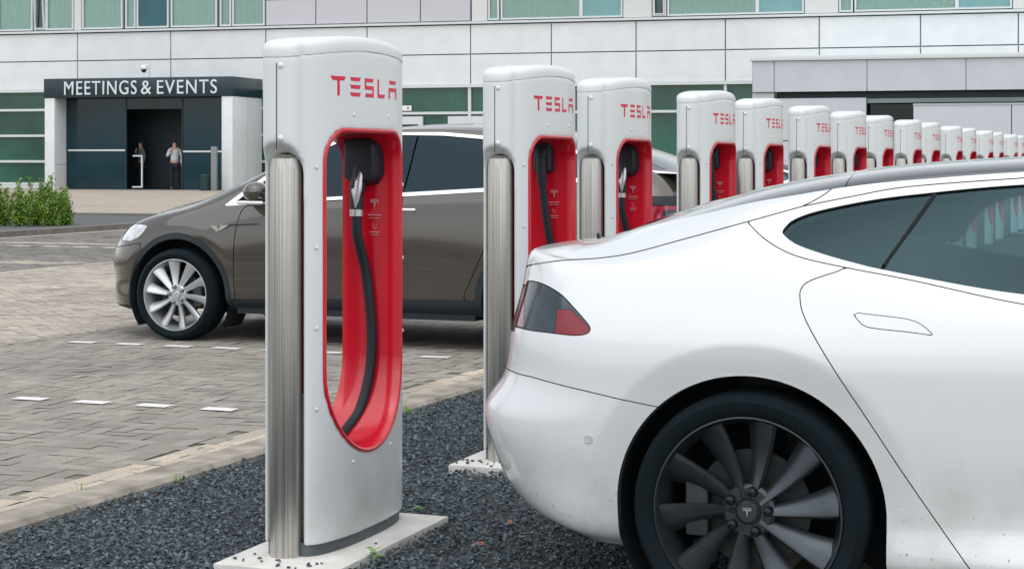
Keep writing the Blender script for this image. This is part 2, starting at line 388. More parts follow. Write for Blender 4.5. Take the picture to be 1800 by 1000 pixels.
def rings(mb, rs, captop=True, capbot=True):
    n = len(rs[0]); k0 = len(mb.V)
    for r in rs: mb.V += r
    for i in range(len(rs)-1): mb.F += [[k0+i*n+k, k0+i*n+(k+1) % n, k0+(i+1)*n+(k+1) % n, k0+(i+1)*n+k] for k in range(n)]
    for on, i in ((capbot, 0), (captop, len(rs)-1)):
        if on:
            b = k0+i*n; h = len(AS)
            for k in range(h-1):
                a_, b_ = k, k+1; c_, d_ = (n-k-1) % n, (n-k) % n
                q = [b+a_, b+b_, b+c_, b+d_]
                q = [q[0], q[1]]+([q[2]] if q[2] != q[1] else [])+([q[3]] if q[3] != q[0] else [])
                if len(set(q)) >= 3: mb.F.append(q)
    return mb
def opening(off=0.0):
    """contour of the opening (a, z): flat top with round corners, semicircular bottom"""
    P = []; x0, x1, zt, r =   .05-off, .668+off, 1.500+off, .115+off*.5; c = .359; rb = (x1-x0)/2; zb = .345+.309
    for k in range(0, 9): t = math.pi/2*k/8; P.append((x0+r-r*math.cos(t), zt-r+r*math.sin(t)))
    for k in range(1, 8): P.append((x0+r+(x1-x0-2*r)*k/8, zt))
    for k in range(0, 9): t = math.pi/2*k/8; P.append((x1-r+r*math.sin(t), zt-r+r*math.cos(t)))
    for k in range(1, 8): P.append((x1, zt-r-(zt-r-zb)*k/8))
    for k in range(0, 25): t = math.pi*k/24; P.append((c+rb*math.cos(t), zb-rb*math.sin(t)))
    for k in range(1, 8): P.append((x0, zb+(zt-r-zb)*k/8))
    return P
def solid(mb, name):
    o = mb.build(name, white_plastic); return o
def make_shell():
    mb = MB(); rs = []
    for t in np.linspace(0, 1, 2): rs.append([(x, y, .058+(zs(y)+.004-.058)*t) for x, y in CONT])
    body = solid(rings(mb, rs), 'tmp_shell')
    cuts = []
    m = MB(); P = opening(); n = len(P)
    m.add([(-.3, a, z) for a, z in P]+[(.3, a, z) for a, z in P], [list(range(n)), list(range(n, 2*n))[::-1]]+[(i, (i+1) % n, n+(i+1) % n, n+i) for i in range(n)])
    cuts.append(m.build('tmp1', white_plastic))
    m = MB(); prof = [(-.066, -.2), (-.066, 1.345)]+[(-.066*math.cos(t), 1.345+.075*math.sin(t)) for t in np.linspace(.15, math.pi-.15, 11)]+[(.066, 1.345), (.066, -.2)]; n = len(prof)
    m.add([(x*2.3, -.13, z+(.07 if z>1.3 else 0)) for x, z in prof]+[(x, .0, z) for x, z in prof], [list(range(n)), list(range(n, 2*n))[::-1]]+[(i, (i+1) % n, n+(i+1) % n, n+i) for i in range(n)])
    cuts.append(m.build('tmp2', white_plastic))
    m = MB(); m.add([(x, -.05, z) for x, z in prof]+[(x, .055, z) for x, z in prof], [list(range(n)), list(range(n, 2*n))[::-1]]+[(i, (i+1) % n, n+(i+1) % n, n+i) for i in range(n)])
    cuts.append(m.build('tmp4', white_plastic))
    m = MB(); prof = [(-.3, -.2), (-.3, 1.46), (-.09, 1.44), (-.065, 1.41), (-.035, 1.36), (-.018, 1.30), (-.010, 1.22), (-.010, -.2)]; n = len(prof)
    m.add([(-.3, y, z) for y, z in prof]+[(.3, y, z) for y, z in prof], [list(range(n)), list(range(n, 2*n))[::-1]]+[(i, (i+1) % n, n+(i+1) % n, n+i) for i in range(n)])
    cuts.append(m.build('tmp3', white_plastic))
    for c in cuts:
        md = body.modifiers.new('b', 'BOOLEAN'); md.operation = 'DIFFERENCE'; md.object = c; md.solver = 'EXACT'
    md = body.modifiers.new('r', 'REMESH'); md.mode = 'VOXEL'; md.voxel_size = .0065; md.use_smooth_shade = True
    md = body.modifiers.new('s', 'SMOOTH'); md.factor = .5; md.iterations = 20
    me = evaluated_mesh(body); me.name = 'shell'
    for o in cuts+[body]: bpy.data.objects.remove(o)
    me.materials.clear(); me.materials.append(white_plastic)
    me.polygons.foreach_set('use_smooth', np.ones(len(me.polygons), dtype=bool)); me.update()
    return me
SHELL = make_shell()
LET = []
def bar(x0, x1, y0, y1, s0=0, s1=0): LET[-1].append([(x0+s0, y0), (x1-s1, y0), (x1, y1), (x0, y1)])
LET.append([]); bar(0, 57, 27.5, 35, 7, 7); bar(24, 33, 0, 27.5)
LET.append([]); bar(76, 126, 28, 35, 6, 6); bar(76, 126, 14, 21, 6, 6); bar(76, 126, 0, 7, 6, 6)
LET.append([]); bar(147, 195, 28, 35, 0, 6); bar(147, 154.5, 21, 28); bar(147, 195, 14, 21); bar(187.5, 195, 7, 14); LET[-1].append([(147, 0), (195, 0), (195, 7), (153, 7)])
LET.append([]); bar(217, 225, 7, 35); bar(217, 261, 0, 7, 0, 6)
LET.append([]); bar(287, 338, 28, 35, 6, 6); bar(285, 340, 14, 21); bar(285, 293, 0, 14); bar(332, 340, 0, 14)
def wordmark(parent):
    mb = MB(); a0, a1, z0, h = .076, .598, 1.622, .068
    def pt(x, y, e): a = a0+(a1-a0)*x/342; return (hb(a)+e, a, z0+h*y/35)
    for L in LET:
        for q in L:
            nx = 6; V = []; F = []
            for e in (-.003, .0012):
                for j in (0, 1):
                    for i in range(nx+1):
                        (xa, ya), (xb, yb) = (q[0], q[1]) if j == 0 else (q[3], q[2]); t = i/nx; V.append(pt(xa+(xb-xa)*t, ya+(yb-ya)*t, e))
            w = nx+1
            for i in range(nx): F += [(2*w+i, 2*w+i+1, 3*w+i+1, 3*w+i), (i, i+1, 2*w+i+1, 2*w+i), (w+i, w+i+1, 3*w+i+1, 3*w+i)]
            F += [(0, w, 3*w, 2*w), (nx, w+nx, 3*w+nx, 2*w+nx)]; mb.add(V, F)
    return mb.build('lettering', letter_red, parent)
def make_liner(parent):
    P = opening(); n = len(P); N = []
    for i in range(n):
        x0, y0 = P[i-1]; x1, y1 = P[(i+1) % n]; tx, ty = x1-x0, y1-y0; L = math.hypot(tx, ty); N.append((-ty/L, tx/L))
    # outward sign check
    s = 1 if (P[4][0]+N[4][0]*.1-.359)**2 > (P[4][0]-.359)**2 else -1
    prof = [(.009, 1, .000), (.008, 1, .004), (.003, 1, .0055), (-.003, 1, .004), (-.008, 1, -.002), (-.012, .6, 0), (-.016, 0, 0), (-.022, -.6, 0), (-.036, -1, .006), (-.036, -1, .002), (-.020, -1, .001), (-.002, -1, .001), (.003, -1, .004)]
    V = []; F = []
    for o, k, e in prof:
        for (a, z), (na, nz) in zip(P, N):
            aa, zz = a+s*na*o, z+s*nz*o; ac = min(max(aa, .03), .73); b = hb(ac) if k > 0 else hk(ac); V.append((b*k+e, aa, zz))
    for j in range(len(prof)-1): F += [(j*n+i, j*n+(i+1) % n, (j+1)*n+(i+1) % n, (j+1)*n+i) for i in range(n)]
    return mesh_obj('liner', V, F, red_plastic, parent, angle=60)
def spl(P, n=8):
    P = [np.array(p, float) for p in P]; Q = [2*P[0]-P[1]]+P+[2*P[-1]-P[-2]]; out = []
    for i in range(1, len(Q)-2):
        for k in range(n):
            t = k/n; a, b, c, d = Q[i-1:i+3]
            out.append(.5*((2*b)+(-a+c)*t+(2*a-5*b+4*c-d)*t*t+(-a+3*b-3*c+d)*t**3))
    out.append(P[-1]); return [tuple(p) for p in out]
faded = mat('faded_print', (.62, .30, .32), .5)
def make_charger(kind):
    t = empty('ev_charger')
    link(bpy.data.objects.new('shell', SHELL), t)
    # cap
    rs = []
    for o, dz in ((-.004, -.004), (.0006, -.0025), (.0008, .006), (.0006, .022), (-.002, .032), (-.007, .040), (-.015, .046), (-.027, .050), (-.038, .0515)):
        rs.append([(x, y, zs(y)+.001+dz) for x, y in offs(CONT, o)])
    mb = rings(MB(), rs); mb.build('cap', white_plastic, t, angle=60)
    rs = [[(x, y, zs(y)+dz) for x, y in offs(CONT, -.004)] for dz in (-.03, .003)]
    rings(MB(), rs).build('cap_seal', gap_m, t)
    mb = MB(); mb.tube([(0, -.0702, z) for z in (1.43, 1.55, 1.73)], .0016, 6); mb.build('shell_seam', gap_m, t)
    # plinth, post
    rs = [[(x, max(y, .0), z) for x, y in offs(CONT, -.012)] for z in (.0, .066)]
    rings(MB(), rs).build('plinth', plinth_grey, t, angle=50)
    mb = MB(); mb.lathe([(.054, .006), (.0565, .01), (.0565, 1.36), (.052, 1.40), (.03, 1.415)], 40); mb.build('post', steel, t, angle=40)
    # bolts
    for (x, y, z, d) in [(.016, -.067, 1.72, (.3, -1, 0)), (.016, -.067, 1.47, (.3, -1, 0))]:
        MB().dome((x, y, z), .0125, d, h=.6).build('bolt', white_plastic, t, smooth=True)
    for (a, z) in [(.22, 1.556), (.51, 1.556), (.018, 1.37), (.018, 1.09), (.018, .81), (.018, .53), (.215, .32), (.53, .335), (.722, 1.30), (.722, 1.02), (.722, .74), (.722, .50)]:
        MB().dome((hb(a)-.001, a, z), .0082, (1, 0, 0), h=.7).build('bolt', white_plastic, t, smooth=True)
    make_liner(t); wordmark(t)
    # holster on the far jamb
    if kind == 'A':
        mb = MB(); pr = [(-.07, 1.495), (.045, 1.495), (.072, 1.46), (.074, 1.34), (.05, 1.30), (-.03, 1.29), (-.07, 1.32)]; n = len(pr)
        mb.add([(x, .664, z) for x, z in pr]+[(x*.86-.004, .58, 1.40+(z-1.40)*.86) for x, z in pr], [list(range(n)), list(range(n, 2*n))[::-1]]+[(i, (i+1) % n, n+(i+1) % n, n+i) for i in range(n)])
        mb.build('holster', black_plastic, t, bevel=.012, seg=3)
        h = MB(); h.tube(spl([(.0, .655, 1.40), (-.004, .625, 1.385), (-.008, .605, 1.345), (-.012, .592, 1.27), (-.012, .588, 1.205)], 5), [.036]*5+[.034]*5+[.030]*5+[.026]*6, 16)
        h.box(-.04, .026, .60, .66, 1.375, 1.41)
        hd = h.build('plug_handle', black_plastic, t, angle=50)
        g = MB()
        V = []; F = []; pts = spl([(-.002, .585, 1.378), (-.003, .570, 1.33), (-.004, .560, 1.27), (-.004, .560, 1.215)], 5); nn = len(pts)
        for i, p in enumerate(pts):
            w = .017*min(1, (i+1.5)/3)*min(1, (nn-i)/7)+.002
            for k in range(9): th = math.pi*(k/8-.5); V.append((p[0]+w*math.sin(th)*1.15-.002, p[1]-.010*math.cos(th)+.012, p[2]))
        for i in range(nn-1): F += [(i*9+k, i*9+k+1, (i+1)*9+k+1, (i+1)*9+k) for k in range(8)]
        g.add(V, F+[list(range(9)), [(nn-1)*9+k for k in range(9)][::-1]]); gg = g.build('grip_plate', silver, hd, angle=60)
        em = MB()
        for k in range(4): em.dome((-.001, .5515+.0005*k, 1.325-.014*k), .0028, (-.3, -1, 0))
        em.build('charge_lights', mat('amber_light', (.8, .3, .12), .4), hd)
        MB().tube([(-.0125, .588, 1.208), (-.0125, .588, 1.182)], .0262, 18).build('collar', silver, hd, angle=50)
        cp = spl([(-.0125, .588, 1.19), (-.010, .595, 1.10), (.005, .63, .98), (.02, .638, .85), (.028, .640, .72), (.024, .625, .58), (.012, .57, .455), (0, .49, .395), (0, .42, .372)], 6)
        MB().tube(cp, .0195, 14).build('charging_cable', rubber, t, angle=60)
    else:
        mb = MB(); mb.box(-.055, .035, .59, .67, 1.33, 1.49); mb.build('holster', black_plastic, t, bevel=.02, seg=3)
        cp = spl([(-.01, .60, 1.44), (-.01, .585, 1.38), (-.005, .59, 1.27), (.01, .61, 1.10), (.03, .64, .92), (.045, .64, .75), (.03, .62, .56), (.01, .55, .41), (0, .46, .38)], 6)
        MB().tube(cp, [.032]*4+[.024]*8+[.0195]*(len(cp)-12), 14).build('charging_cable', rubber, t, angle=60)
    # emblem and small print on the red wall
    emblem('wall_emblem', faded, t, (.036, .6475, 1.225), (1, 0, 0), (0, 0, 1), .042, .0025)
    mb = MB(); mb.box(.008, .062, .646, .650, 1.183, 1.187); mb.box(.012, .058, .646, .650, 1.172, 1.1745)
    mb.tube([(.030, .647, 1.155), (.030, .647, 1.135), (.040, .647, 1.132), (.044, .647, 1.150)], .0012, 5)
    mb.box(.016, .056, .646, .650, 1.118, 1.1215); mb.box(.02, .052, .646, .650, 1.108, 1.111); mb.build('wall_print', faded, t)
    return t
EDGE = [467, 852, 1017, 1192, 1293, 1388, 1461, 1516, 1573, 1608, 1654, 1680, 1714, 1734, 1762, 1776]
place_words = ['nearest and largest fast charger, left of the white sedan, cable curving in its red opening',
 'fast charger directly behind the white sedan tail, black cable hanging in its red opening',
 'white fast charger, third from the camera, silver plug handle showing above the white sedan boot',
 'fast charger fourth from the camera, just right of the brown car tail',
 'white fast charger, fifth from the camera, printed emblem visible low in its red opening',
 'fast charger sixth from the camera, right of the dark car with bright window trim',
 'white fast charger, seventh from the camera, right behind the sixth one',
 'fast charger eighth from the camera, before the glazed gap in the grey annex',
 'white fast charger, ninth from the camera, at the right side of the dark glazed gap',
 'fast charger tenth from the camera, first one before the right annex wall panel',
 'white fast charger, eleventh from the camera, seen past the right shoulder of the tenth',
 'white fast charger, twelfth from the camera, before the middle of the right annex wall panel',
 'white fast charger, thirteenth from the camera, narrow strip visible over the sedan roof',
 'fast charger fourteenth from the camera, just left of the annex wall joint',
 'white fast charger, fifteenth from the camera, next to last in the long row',
 'farthest fast charger of the row, last before the right picture edge']
protoA = make_charger('A'); protoB = make_charger('B')
slab_mb = MB(); slab_mb.box(-.175, .27, -.20, .82, -.06, .02); slab0 = slab_mb.build('concrete_slab', concrete, bevel=.006)
CH = []
for i, e in enumerate(EDGE):
    u = (e-900)/FOC; D = 3.182/(.378-u); lat = .378*D-3.1106; p = Fv*D+Rv*lat
    src = protoA if i % 2 == 0 else protoB
    o = src if i < 2 else copy_tree(src)
    o.location = (p[0], p[1], .0); o.rotation_euler = (0, 0, R_(-.35)+(rnd.uniform(-.01, .01) if i else 0))
    tag(o, place_words[i], 'charger', 'ev chargers in a long row')
    CH.append(o)
    if i < 3:
        s = slab0 if i == 0 else copy_tree(slab0)
        s.location = (p[0], p[1], 0); s.rotation_euler = (0, 0, R_(-.35))
        tag(s, ['pale concrete slab under the nearest charger, loose stones lying on it', 'pale concrete slab under the charger behind the white sedan, one corner showing', 'pale concrete slab under the third charger, hidden behind the white sedan'][i], 'slab', 'slabs under the chargers')
# ================================================================ CARS
def cr(P, q):
    """Catmull-Rom through rows of P (with given ghosts at both ends) at index params q"""
    q = np.clip(q, 0, len(P)-3-1e-9); i = np.floor(q).astype(int); t = (q-i)[:, None]
    a, b, c, d = P[i], P[i+1], P[i+2], P[i+3]
    return .5*((2*b)+(-a+c)*t+(2*a-5*b+4*c-d)*t**2+(-a+3*b-3*c+d)*t**3)
def loft(curves, ks=16, kt=10, smooth=4):
    C = []
    for c in curves:
        c = np.array(c, float); m0 = c[1]*[1, -1, 1]; m1 = c[-2]*[1, -1, 1]
        P = np.vstack([m0, c, m1]); C.append(cr(P, np.linspace(0, len(c)-1, (len(c)-1)*ks+1)))
    C = np.array(C)                                  # nc x ns x 3
    nc, ns, _ = C.shape; G = np.concatenate([[2*C[0]-C[1]], C, [C[-2]*[1, -1, 1]]])
    # centripetal-like interpolation across curves: average chord lengths as knots
    out = []; T = []
    for i in range(nc-1):
        P0, P1, P2, P3 = G[i], G[i+1], G[i+2], G[i+3]
        d0 = np.sqrt(np.linalg.norm(P1-P0, axis=1)+1e-6); d1 = np.sqrt(np.linalg.norm(P2-P1, axis=1)+1e-6); d2 = np.sqrt(np.linalg.norm(P3-P2, axis=1)+1e-6)
        d0 = np.clip(d0, d1*.4, d1*2.5); d2 = np.clip(d2, d1*.4, d1*2.5)
        m1 = ((P1-P0)/d0[:, None]-(P2-P0)/(d0+d1)[:, None]+(P2-P1)/d1[:, None])*d1[:, None]
        m2 = ((P2-P1)/d1[:, None]-(P3-P1)/(d1+d2)[:, None]+(P3-P2)/d2[:, None])*d1[:, None]
        for k in range(kt):
            t = k/kt; out.append((2*t**3-3*t*t+1)*P1+(t**3-2*t*t+t)*m1+(-2*t**3+3*t*t)*P2+(t**3-t*t)*m2); T.append(i+t)
    out.append(C[-1]); T.append(nc-1); P = np.array(out)
    for _ in range(smooth):
        Q = P.copy(); Q[1:-1, 1:-1] = .5*P[1:-1, 1:-1]+.125*(P[:-2, 1:-1]+P[2:, 1:-1]+P[1:-1, :-2]+P[1:-1, 2:])
        Q[1:-1, 0, [0, 2]] = .5*P[1:-1, 0][:, [0, 2]]+.25*P[1:-1, 1][:, [0, 2]]+.125*(P[:-2, 0][:, [0, 2]]+P[2:, 0][:, [0, 2]])
        Q[-1, 1:-1] = .5*P[-1, 1:-1]+.25*P[-2, 1:-1]*[1, 0, 1]+.125*(P[-1, :-2]+P[-1, 2:])+.25*P[-1, 1:-1]*[0, 1, 0]
        Q[-1, :, 1] = 0; Q[:, 0, 1] = 0; Q[:, -1, 1] = 0; P = Q
    return P, np.array(T)
def grid_normals(P):
    du = np.gradient(P, axis=1); dv = np.gradient(P, axis=0); n = np.cross(dv, du)
    L = np.linalg.norm(n, axis=2, keepdims=True); n = n/np.maximum(L, 1e-9)
    return n
class Surf:
    """half of a car skin (w = distance from the centre plane >= 0) with per-vertex fields"""
    def __init__(s, V, N, A, F): s.V, s.N, s.A, s.F = V, N, A, F   # A: dict name->array
    def clip(s, d):
        """keep where d <= 0"""
        d = np.asarray(d, float); keep = d <= 0; names = list(s.A)
        X = np.hstack([s.V, s.N]+[s.A[k][:, None] for k in names])
        newX = []; cut = {}; idx = {}; base = []; F2 = []
        def vi(i):
            if i not in idx: idx[i] = len(base); base.append(X[i])
            return idx[i]
        def ci(i, j):
            k = (i, j) if i < j else (j, i)
            if k not in cut:
                t = d[k[0]]/(d[k[0]]-d[k[1]]); t = min(max(t, 1e-4), 1-1e-4); cut[k] = len(base); base.append(X[k[0]]*(1-t)+X[k[1]]*t)
            return cut[k]
        kl = keep.tolist()
        for f in s.F:
            ks_ = [kl[i] for i in f]
            if all(ks_): F2.append([vi(i) for i in f]); continue
            if not any(ks_): continue
            o = []
            for a in range(len(f)):
                i, j = f[a], f[(a+1) % len(f)]
                if kl[i]: o.append(vi(i))
                if kl[i] != kl[j]: o.append(ci(i, j))
            if len(o) >= 3: F2.append(o)
        if not base: return Surf(np.zeros((0, 3)), np.zeros((0, 3)), {k: np.zeros(0) for k in names}, [])
        B = np.array(base); N = B[:, 3:6]; N = N/np.maximum(np.linalg.norm(N, axis=1, keepdims=True), 1e-9)
        return Surf(B[:, :3], N, {k: B[:, 6+i] for i, k in enumerate(names)}, F2)
def sdf(poly, x, y):
    p = np.array(poly, float); n = len(p); best = np.full(len(x), 1e18); inside = np.zeros(len(x), bool)
    for i in range(n):
        ax, ay = p[i]; bx, by = p[(i+1) % n]; ex, ey = bx-ax, by-ay; wx, wy = x-ax, y-ay
        t = np.clip((wx*ex+wy*ey)/(ex*ex+ey*ey+1e-12), 0, 1); dd = (wx-ex*t)**2+(wy-ey*t)**2; best = np.minimum(best, dd)
        c = ((ay <= y) & (by > y)) | ((by <= y) & (ay > y)); xi = ax+(y-ay)/(by-ay+1e-12)*ex; inside ^= c & (x < xi)
    return np.sqrt(best)*np.where(inside, -1, 1)
def smoothpoly(pts, n=5, closed=True):
    """round a polygon's outline with a spline (points given twice stay sharp corners)"""
    out = []; m = len(pts)
    for i in range(m):
        a, b, c, d = [np.array(pts[(i+k) % m], float) for k in (-1, 0, 1, 2)]
        if np.allclose(b, c): out.append(tuple(b)); continue
        if np.allclose(a, b): a = 2*b-c
        if np.allclose(c, d): d = 2*c-b
        for k in range(n):
            t = k/n; out.append(tuple(.5*((2*b)+(-a+c)*t+(2*a-5*b+4*c-d)*t*t+(-a+3*b-3*c+d)*t**3)))
    return out
def panel(name, sf, m, parent, both='merge', inset=0.0, thick=.012, skirt=True, smooth=True, pull=None, label=None):
    """make mesh(es) from a half surface: mirrored and merged, or two separate objects"""
    if not len(sf.F): return []
    V = sf.V-sf.N*inset
    F = sf.F; mi = [0]*len(F)
    if skirt:
        cnt = {}
        for f in F:
            for a in range(len(f)):
                i, j = f[a], f[(a+1) % len(f)]; cnt[(i, j)] = 1
        be = [(i, j) for (i, j) in cnt if (j, i) not in cnt and not (V[i][1] < .0008 and V[j][1] < .0008)]
        used = sorted({i for e in be for i in e}); mp = {a: k for k, a in enumerate(used)}; nv = len(V)
        top = V[used]; low = V[used]-sf.N[used]*thick
        V = np.vstack([V, top, low]); nu = len(used)
        F = list(F)+[(nv+mp[j], nv+mp[i], nv+nu+mp[i], nv+nu+mp[j]) for i, j in be]; mi = mi+[1]*len(be)
    fa = [f for f in sf.F[:400:7] if len(f) >= 3]; sg_ = sum(float(np.dot(np.cross(V[f[1]]-V[f[0]], V[f[2]]-V[f[0]]), sf.N[f[0]])) for f in fa)
    if sg_ > 0: F = [tuple(f[::-1]) for f in F]      # B (mirrored in w only by name) must face outward
    A = V*[1, -1, 1]; B = V*[1, 1, 1]; Fr = [tuple(f[::-1]) for f in F]; res = []
    ms = [m, gap_m]
    def mk(V_, F_, mi_):
        o = mesh_obj(name, V_, F_, ms, parent, smooth=smooth, mi=mi_); 
        if label: o['label'] = label
        return o
    if both == 'merge':
        # weld the centre line
        n = len(V); Bm = B.copy(); remap = np.arange(n)+n
        cen = np.abs(V[:, 1]) < 8e-4; remap[cen] = np.arange(n)[cen]
        F2 = [tuple(int(remap[i]) for i in f) for f in Fr]
        res.append(mk(np.vstack([A, B]), [tuple(f) for f in F]+F2, mi+mi))
    else:
        res.append(mk(A, F, mi))
        if both == 'two': res.append(mk(B, Fr, mi))
    return res
def car_fields(P, T, x0, yc, sign):
    nt, ns, _ = P.shape; N = grid_normals(P).reshape(-1, 3); V = P.reshape(-1, 3).copy()
    F = []
    for j in range(nt-1):
        for i in range(ns-1):
            a = j*ns+i; q = [a, a+1, a+ns+1, a+ns]
            F.append(q)
    s_ = np.tile(np.linspace(0, 17, ns), nt); t_ = np.repeat(T, ns)
    A = dict(t=t_, s=s_)
    sf = Surf(V, N, A, F)
    # orient normals outward
    cen = np.array([1.4, 0, .7]); out = np.einsum('ij,ij->i', sf.N, sf.V-cen)
    if np.median(out) < 0: sf.N = -sf.N
    return sf
def uproj(sf, x0, yc, sign):
    X = x0+sign*sf.V[:, 0]; Y = yc-sf.V[:, 1]; px, py, d = proj(X, Y, sf.V[:, 2])
    n = np.stack([sign*sf.N[:, 0], -sf.N[:, 1], sf.N[:, 2]], 1); vw = np.stack([X, Y, sf.V[:, 2]-EYE], 1)
    face = -np.einsum('ij,ij->i', n, vw)/np.linalg.norm(vw, axis=1)
    return px, py, d, face
class Cutter:
    def __init__(s, sf, x0, yc, sign, gap=.0016): s.rest = sf; s.w = (x0, yc, sign); s.gap = gap
    def px(s, sf, poly, front=True, rnd_=False):
        px, py, d, fc = uproj(sf, *s.w); r = sdf(smoothpoly(poly) if rnd_ else poly, px, py)*d/FOC
        return np.where(fc > -.05, r, 1.0) if front else r
    def uz(s, sf, poly): return sdf(poly, sf.V[:, 0], sf.V[:, 2])
    def take(s, fn, gap=None):
        g = s.gap if gap is None else gap; d = fn(s.rest); part = s.rest.clip(d+g); s.rest = s.rest.clip(-d+g); return part
def wheel_parts(parent, R, rim, width, rim_m, side, hub=.0, cap_m=None, spin=0.0, blade=.074):
    """wheel at origin, axis along y; side=-1 faces -y"""
    s = side; ty = MB(); h = width/2
    prof = [(rim+.002, -h*.80), (rim+.012, -h*.93), (rim+.03, -h*1.0), ((R+rim)/2+.012, -h*1.03), (R-.022, -h*.93), (R-.006, -h*.78), (R, -h*.55)]
    g = []
    for k in range(5):
        c = -h*.4+k*h*.2; g += [(R, c-.012), (R-.007, c-.010), (R-.007, c-.004), (R, c-.002)]
    prof += g+[(R, h*.55), (R-.006, h*.78), (R-.022, h*.93), ((R+rim)/2, h*1.03), (rim+.02, h*.95), (rim, h*.8)]
    n = 72; V = []; F = []
    for r, y in prof:
        for k in range(n): a = 2*math.pi*k/n; V.append((r*math.cos(a), y, r*math.sin(a)))
    for i in range(len(prof)-1): F += [(i*n+k, i*n+(k+1) % n, (i+1)*n+(k+1) % n, (i+1)*n+k) for k in range(n)]
    ty.add(V, F); ty.build('tyre', tyre_m, parent, angle=40)
    # rim: barrel and lip
    rm = MB(); V = []; F = []; yo = s*h
    prof = [(rim-.004, yo*.60), (rim+.005, yo*.84), (rim+.004, yo*.90), (rim-.001, yo*.905), (rim-.004, yo*.86), (rim-.007, yo*.70), (rim-.022, yo*.45), (rim-.028, -yo*.1), (rim-.02, -yo*.8), (rim, -yo*.85)]
    for r, y in prof:
        for k in range(n): a = 2*math.pi*k/n; V.append((r*math.cos(a), y, r*math.sin(a)))
    for i in range(len(prof)-1): F += [(i*n+k, i*n+(k+1) % n, (i+1)*n+(k+1) % n, (i+1)*n+k) for k in range(n)]
    rm.add(V, F)
    # ten blades: a sharp leading ridge near the face, a broad trailing flank that falls back
    yf = yo*.78
    for b in range(10):
        a0 = spin+2*math.pi*b/10; V = []; F = []; nn = 12
        for i in range(nn+1):
            t = i/nn; r = .045+(rim-.009-.045)*t
            tw = -.05+.07*t                # sweep
            wl = (.012+.010*t)/r; wt = (.016+blade*t**1.25)/r             # lead / trail angular widths
            ridge = yf-s*(.020*math.sin(math.pi*min(1, t*1.05))*.5+.004)+s*.004*t
            pts = [(a0+tw-wl, ridge-s*.012), (a0+tw-wl*.55, ridge), (a0+tw+.0, ridge-s*.001), (a0+tw+wt*.5, ridge-s*(.006+.012*t)), (a0+tw+wt, ridge-s*(.014+.040*t)), (a0+tw+wt*.95, ridge-s*(.030+.042*t)), (a0+tw-wl*.8, ridge-s*.045)]
            for a, y in pts: V.append((r*math.cos(a), y, r*math.sin(a)))
        m = 7
        for i in range(nn): F += [(i*m+k, i*m+(k+1) % m, (i+1)*m+(k+1) % m, (i+1)*m+k) for k in range(m)]
        F += [list(range(m)), [nn*m+k for k in range(m)][::-1]]; rm.add(V, F)
    # hub
    y1 = yf-s*.004
    rm.lathe([(.082, y1-s*.05), (.080, y1-s*.016), (.070, y1-s*.006), (.040, y1-s*.006), (.036, y1-s*.010)], 40, axis='y')
    ro = rm.build('rim', rim_m, parent, angle=32)
    MB().lathe([(.031, y1-s*.012), (.031, y1+s*.002), (.028, y1+s*.005), (.0, y1+s*.0055)], 32, axis='y').build('centre_cap', cap_m or rim_m, parent, angle=40)
    emblem('cap_emblem', silver, parent, (0, y1+s*.0062, -.001), (-s, 0, 0), (0, 0, 1), .030, .0015)
    for k in range(5):
        a = .08+2*math.pi*k/5; c = (.061*math.cos(a), 0, .061*math.sin(a))
        MB().lathe([(.0165, y1-s*.03), (.0165, y1-s*.004), (.0135, y1+s*.004), (.013, y1+s*.013), (.009, y1+s*.016)], 6 if False else 12, origin=c, axis='y').build('lug_nut', mat('nut_dark', (.02, .024, .028), .35, .8) if cap_m else mat('nut_steel', (.25, .25, .25), .35, 1), parent, angle=40)
    br = MB(); br.lathe([(.175, yf-s*.105), (.175, yf-s*.085), (.07, yf-s*.085), (.07, yf-s*.07)], 48, axis='y'); br.build('brake_disc', mat('brake_steel', (.030, .036, .040), .5, .5, var=.2, vscale=12), parent, angle=35)
    MB().box(-.20, -.13, yf-s*.12 if s > 0 else yf+.04, yf-s*.04 if s > 0 else yf+.12, -.09, .10).build('brake_caliper', mat('caliper_grey', (.022, .028, .03), .6), parent, bevel=.01)
def make_wheel(parent, u, v, z, R, rim, width, rim_m, side, cap_m=None, spin=0.0, steer=0.0, blade=.074):
    w = empty('wheel', (u, v, z), steer); w.parent = parent; wheel_parts(w, R, rim, width, rim_m, side, cap_m=cap_m, spin=spin, blade=blade); return w
def flatten_sub(w):
    pass
def rbox(name, x0, x1, y0, y1, z0, z1, m, parent, bev=.04, rot=None):
    o = MB().box(x0, x1, y0, y1, z0, z1).build(name, m, parent, bevel=bev, seg=4); 
    return o
def seat(parent, u, v, m):
    mb = MB(); mb.box(u, u+.50, v-.25, v+.25, .42, .58)
    a = .32; s_ = MB()
    V = []; 
    for zz, bx, wd in ((.55, 0, .25), (.80, -.08, .26), (1.02, -.16, .22), (1.10, -.19, .16)): pass
    def slab(z0, z1, xb0, xb1, w0, w1, th):
        return mb.add([(u+xb0-th, v-w0, z0), (u+xb0, v-w0, z0), (u+xb0, v+w0, z0), (u+xb0-th, v+w0, z0), (u+xb1-th, v-w1, z1), (u+xb1, v-w1, z1), (u+xb1, v+w1, z1), (u+xb1-th, v+w1, z1)],
                      [(0, 1, 2, 3), (4, 7, 6, 5), (0, 4, 5, 1), (1, 5, 6, 2), (2, 6, 7, 3), (3, 7, 4, 0)])
    slab(.52, 1.00, .06, -.12, .25, .22, .13); slab(1.03, 1.23, -.12, -.17, .14, .12, .09); slab(.98, 1.05, -.13, -.14, .05, .05, .04)
    return mb.build('seat', m, parent, bevel=.03, seg=3)
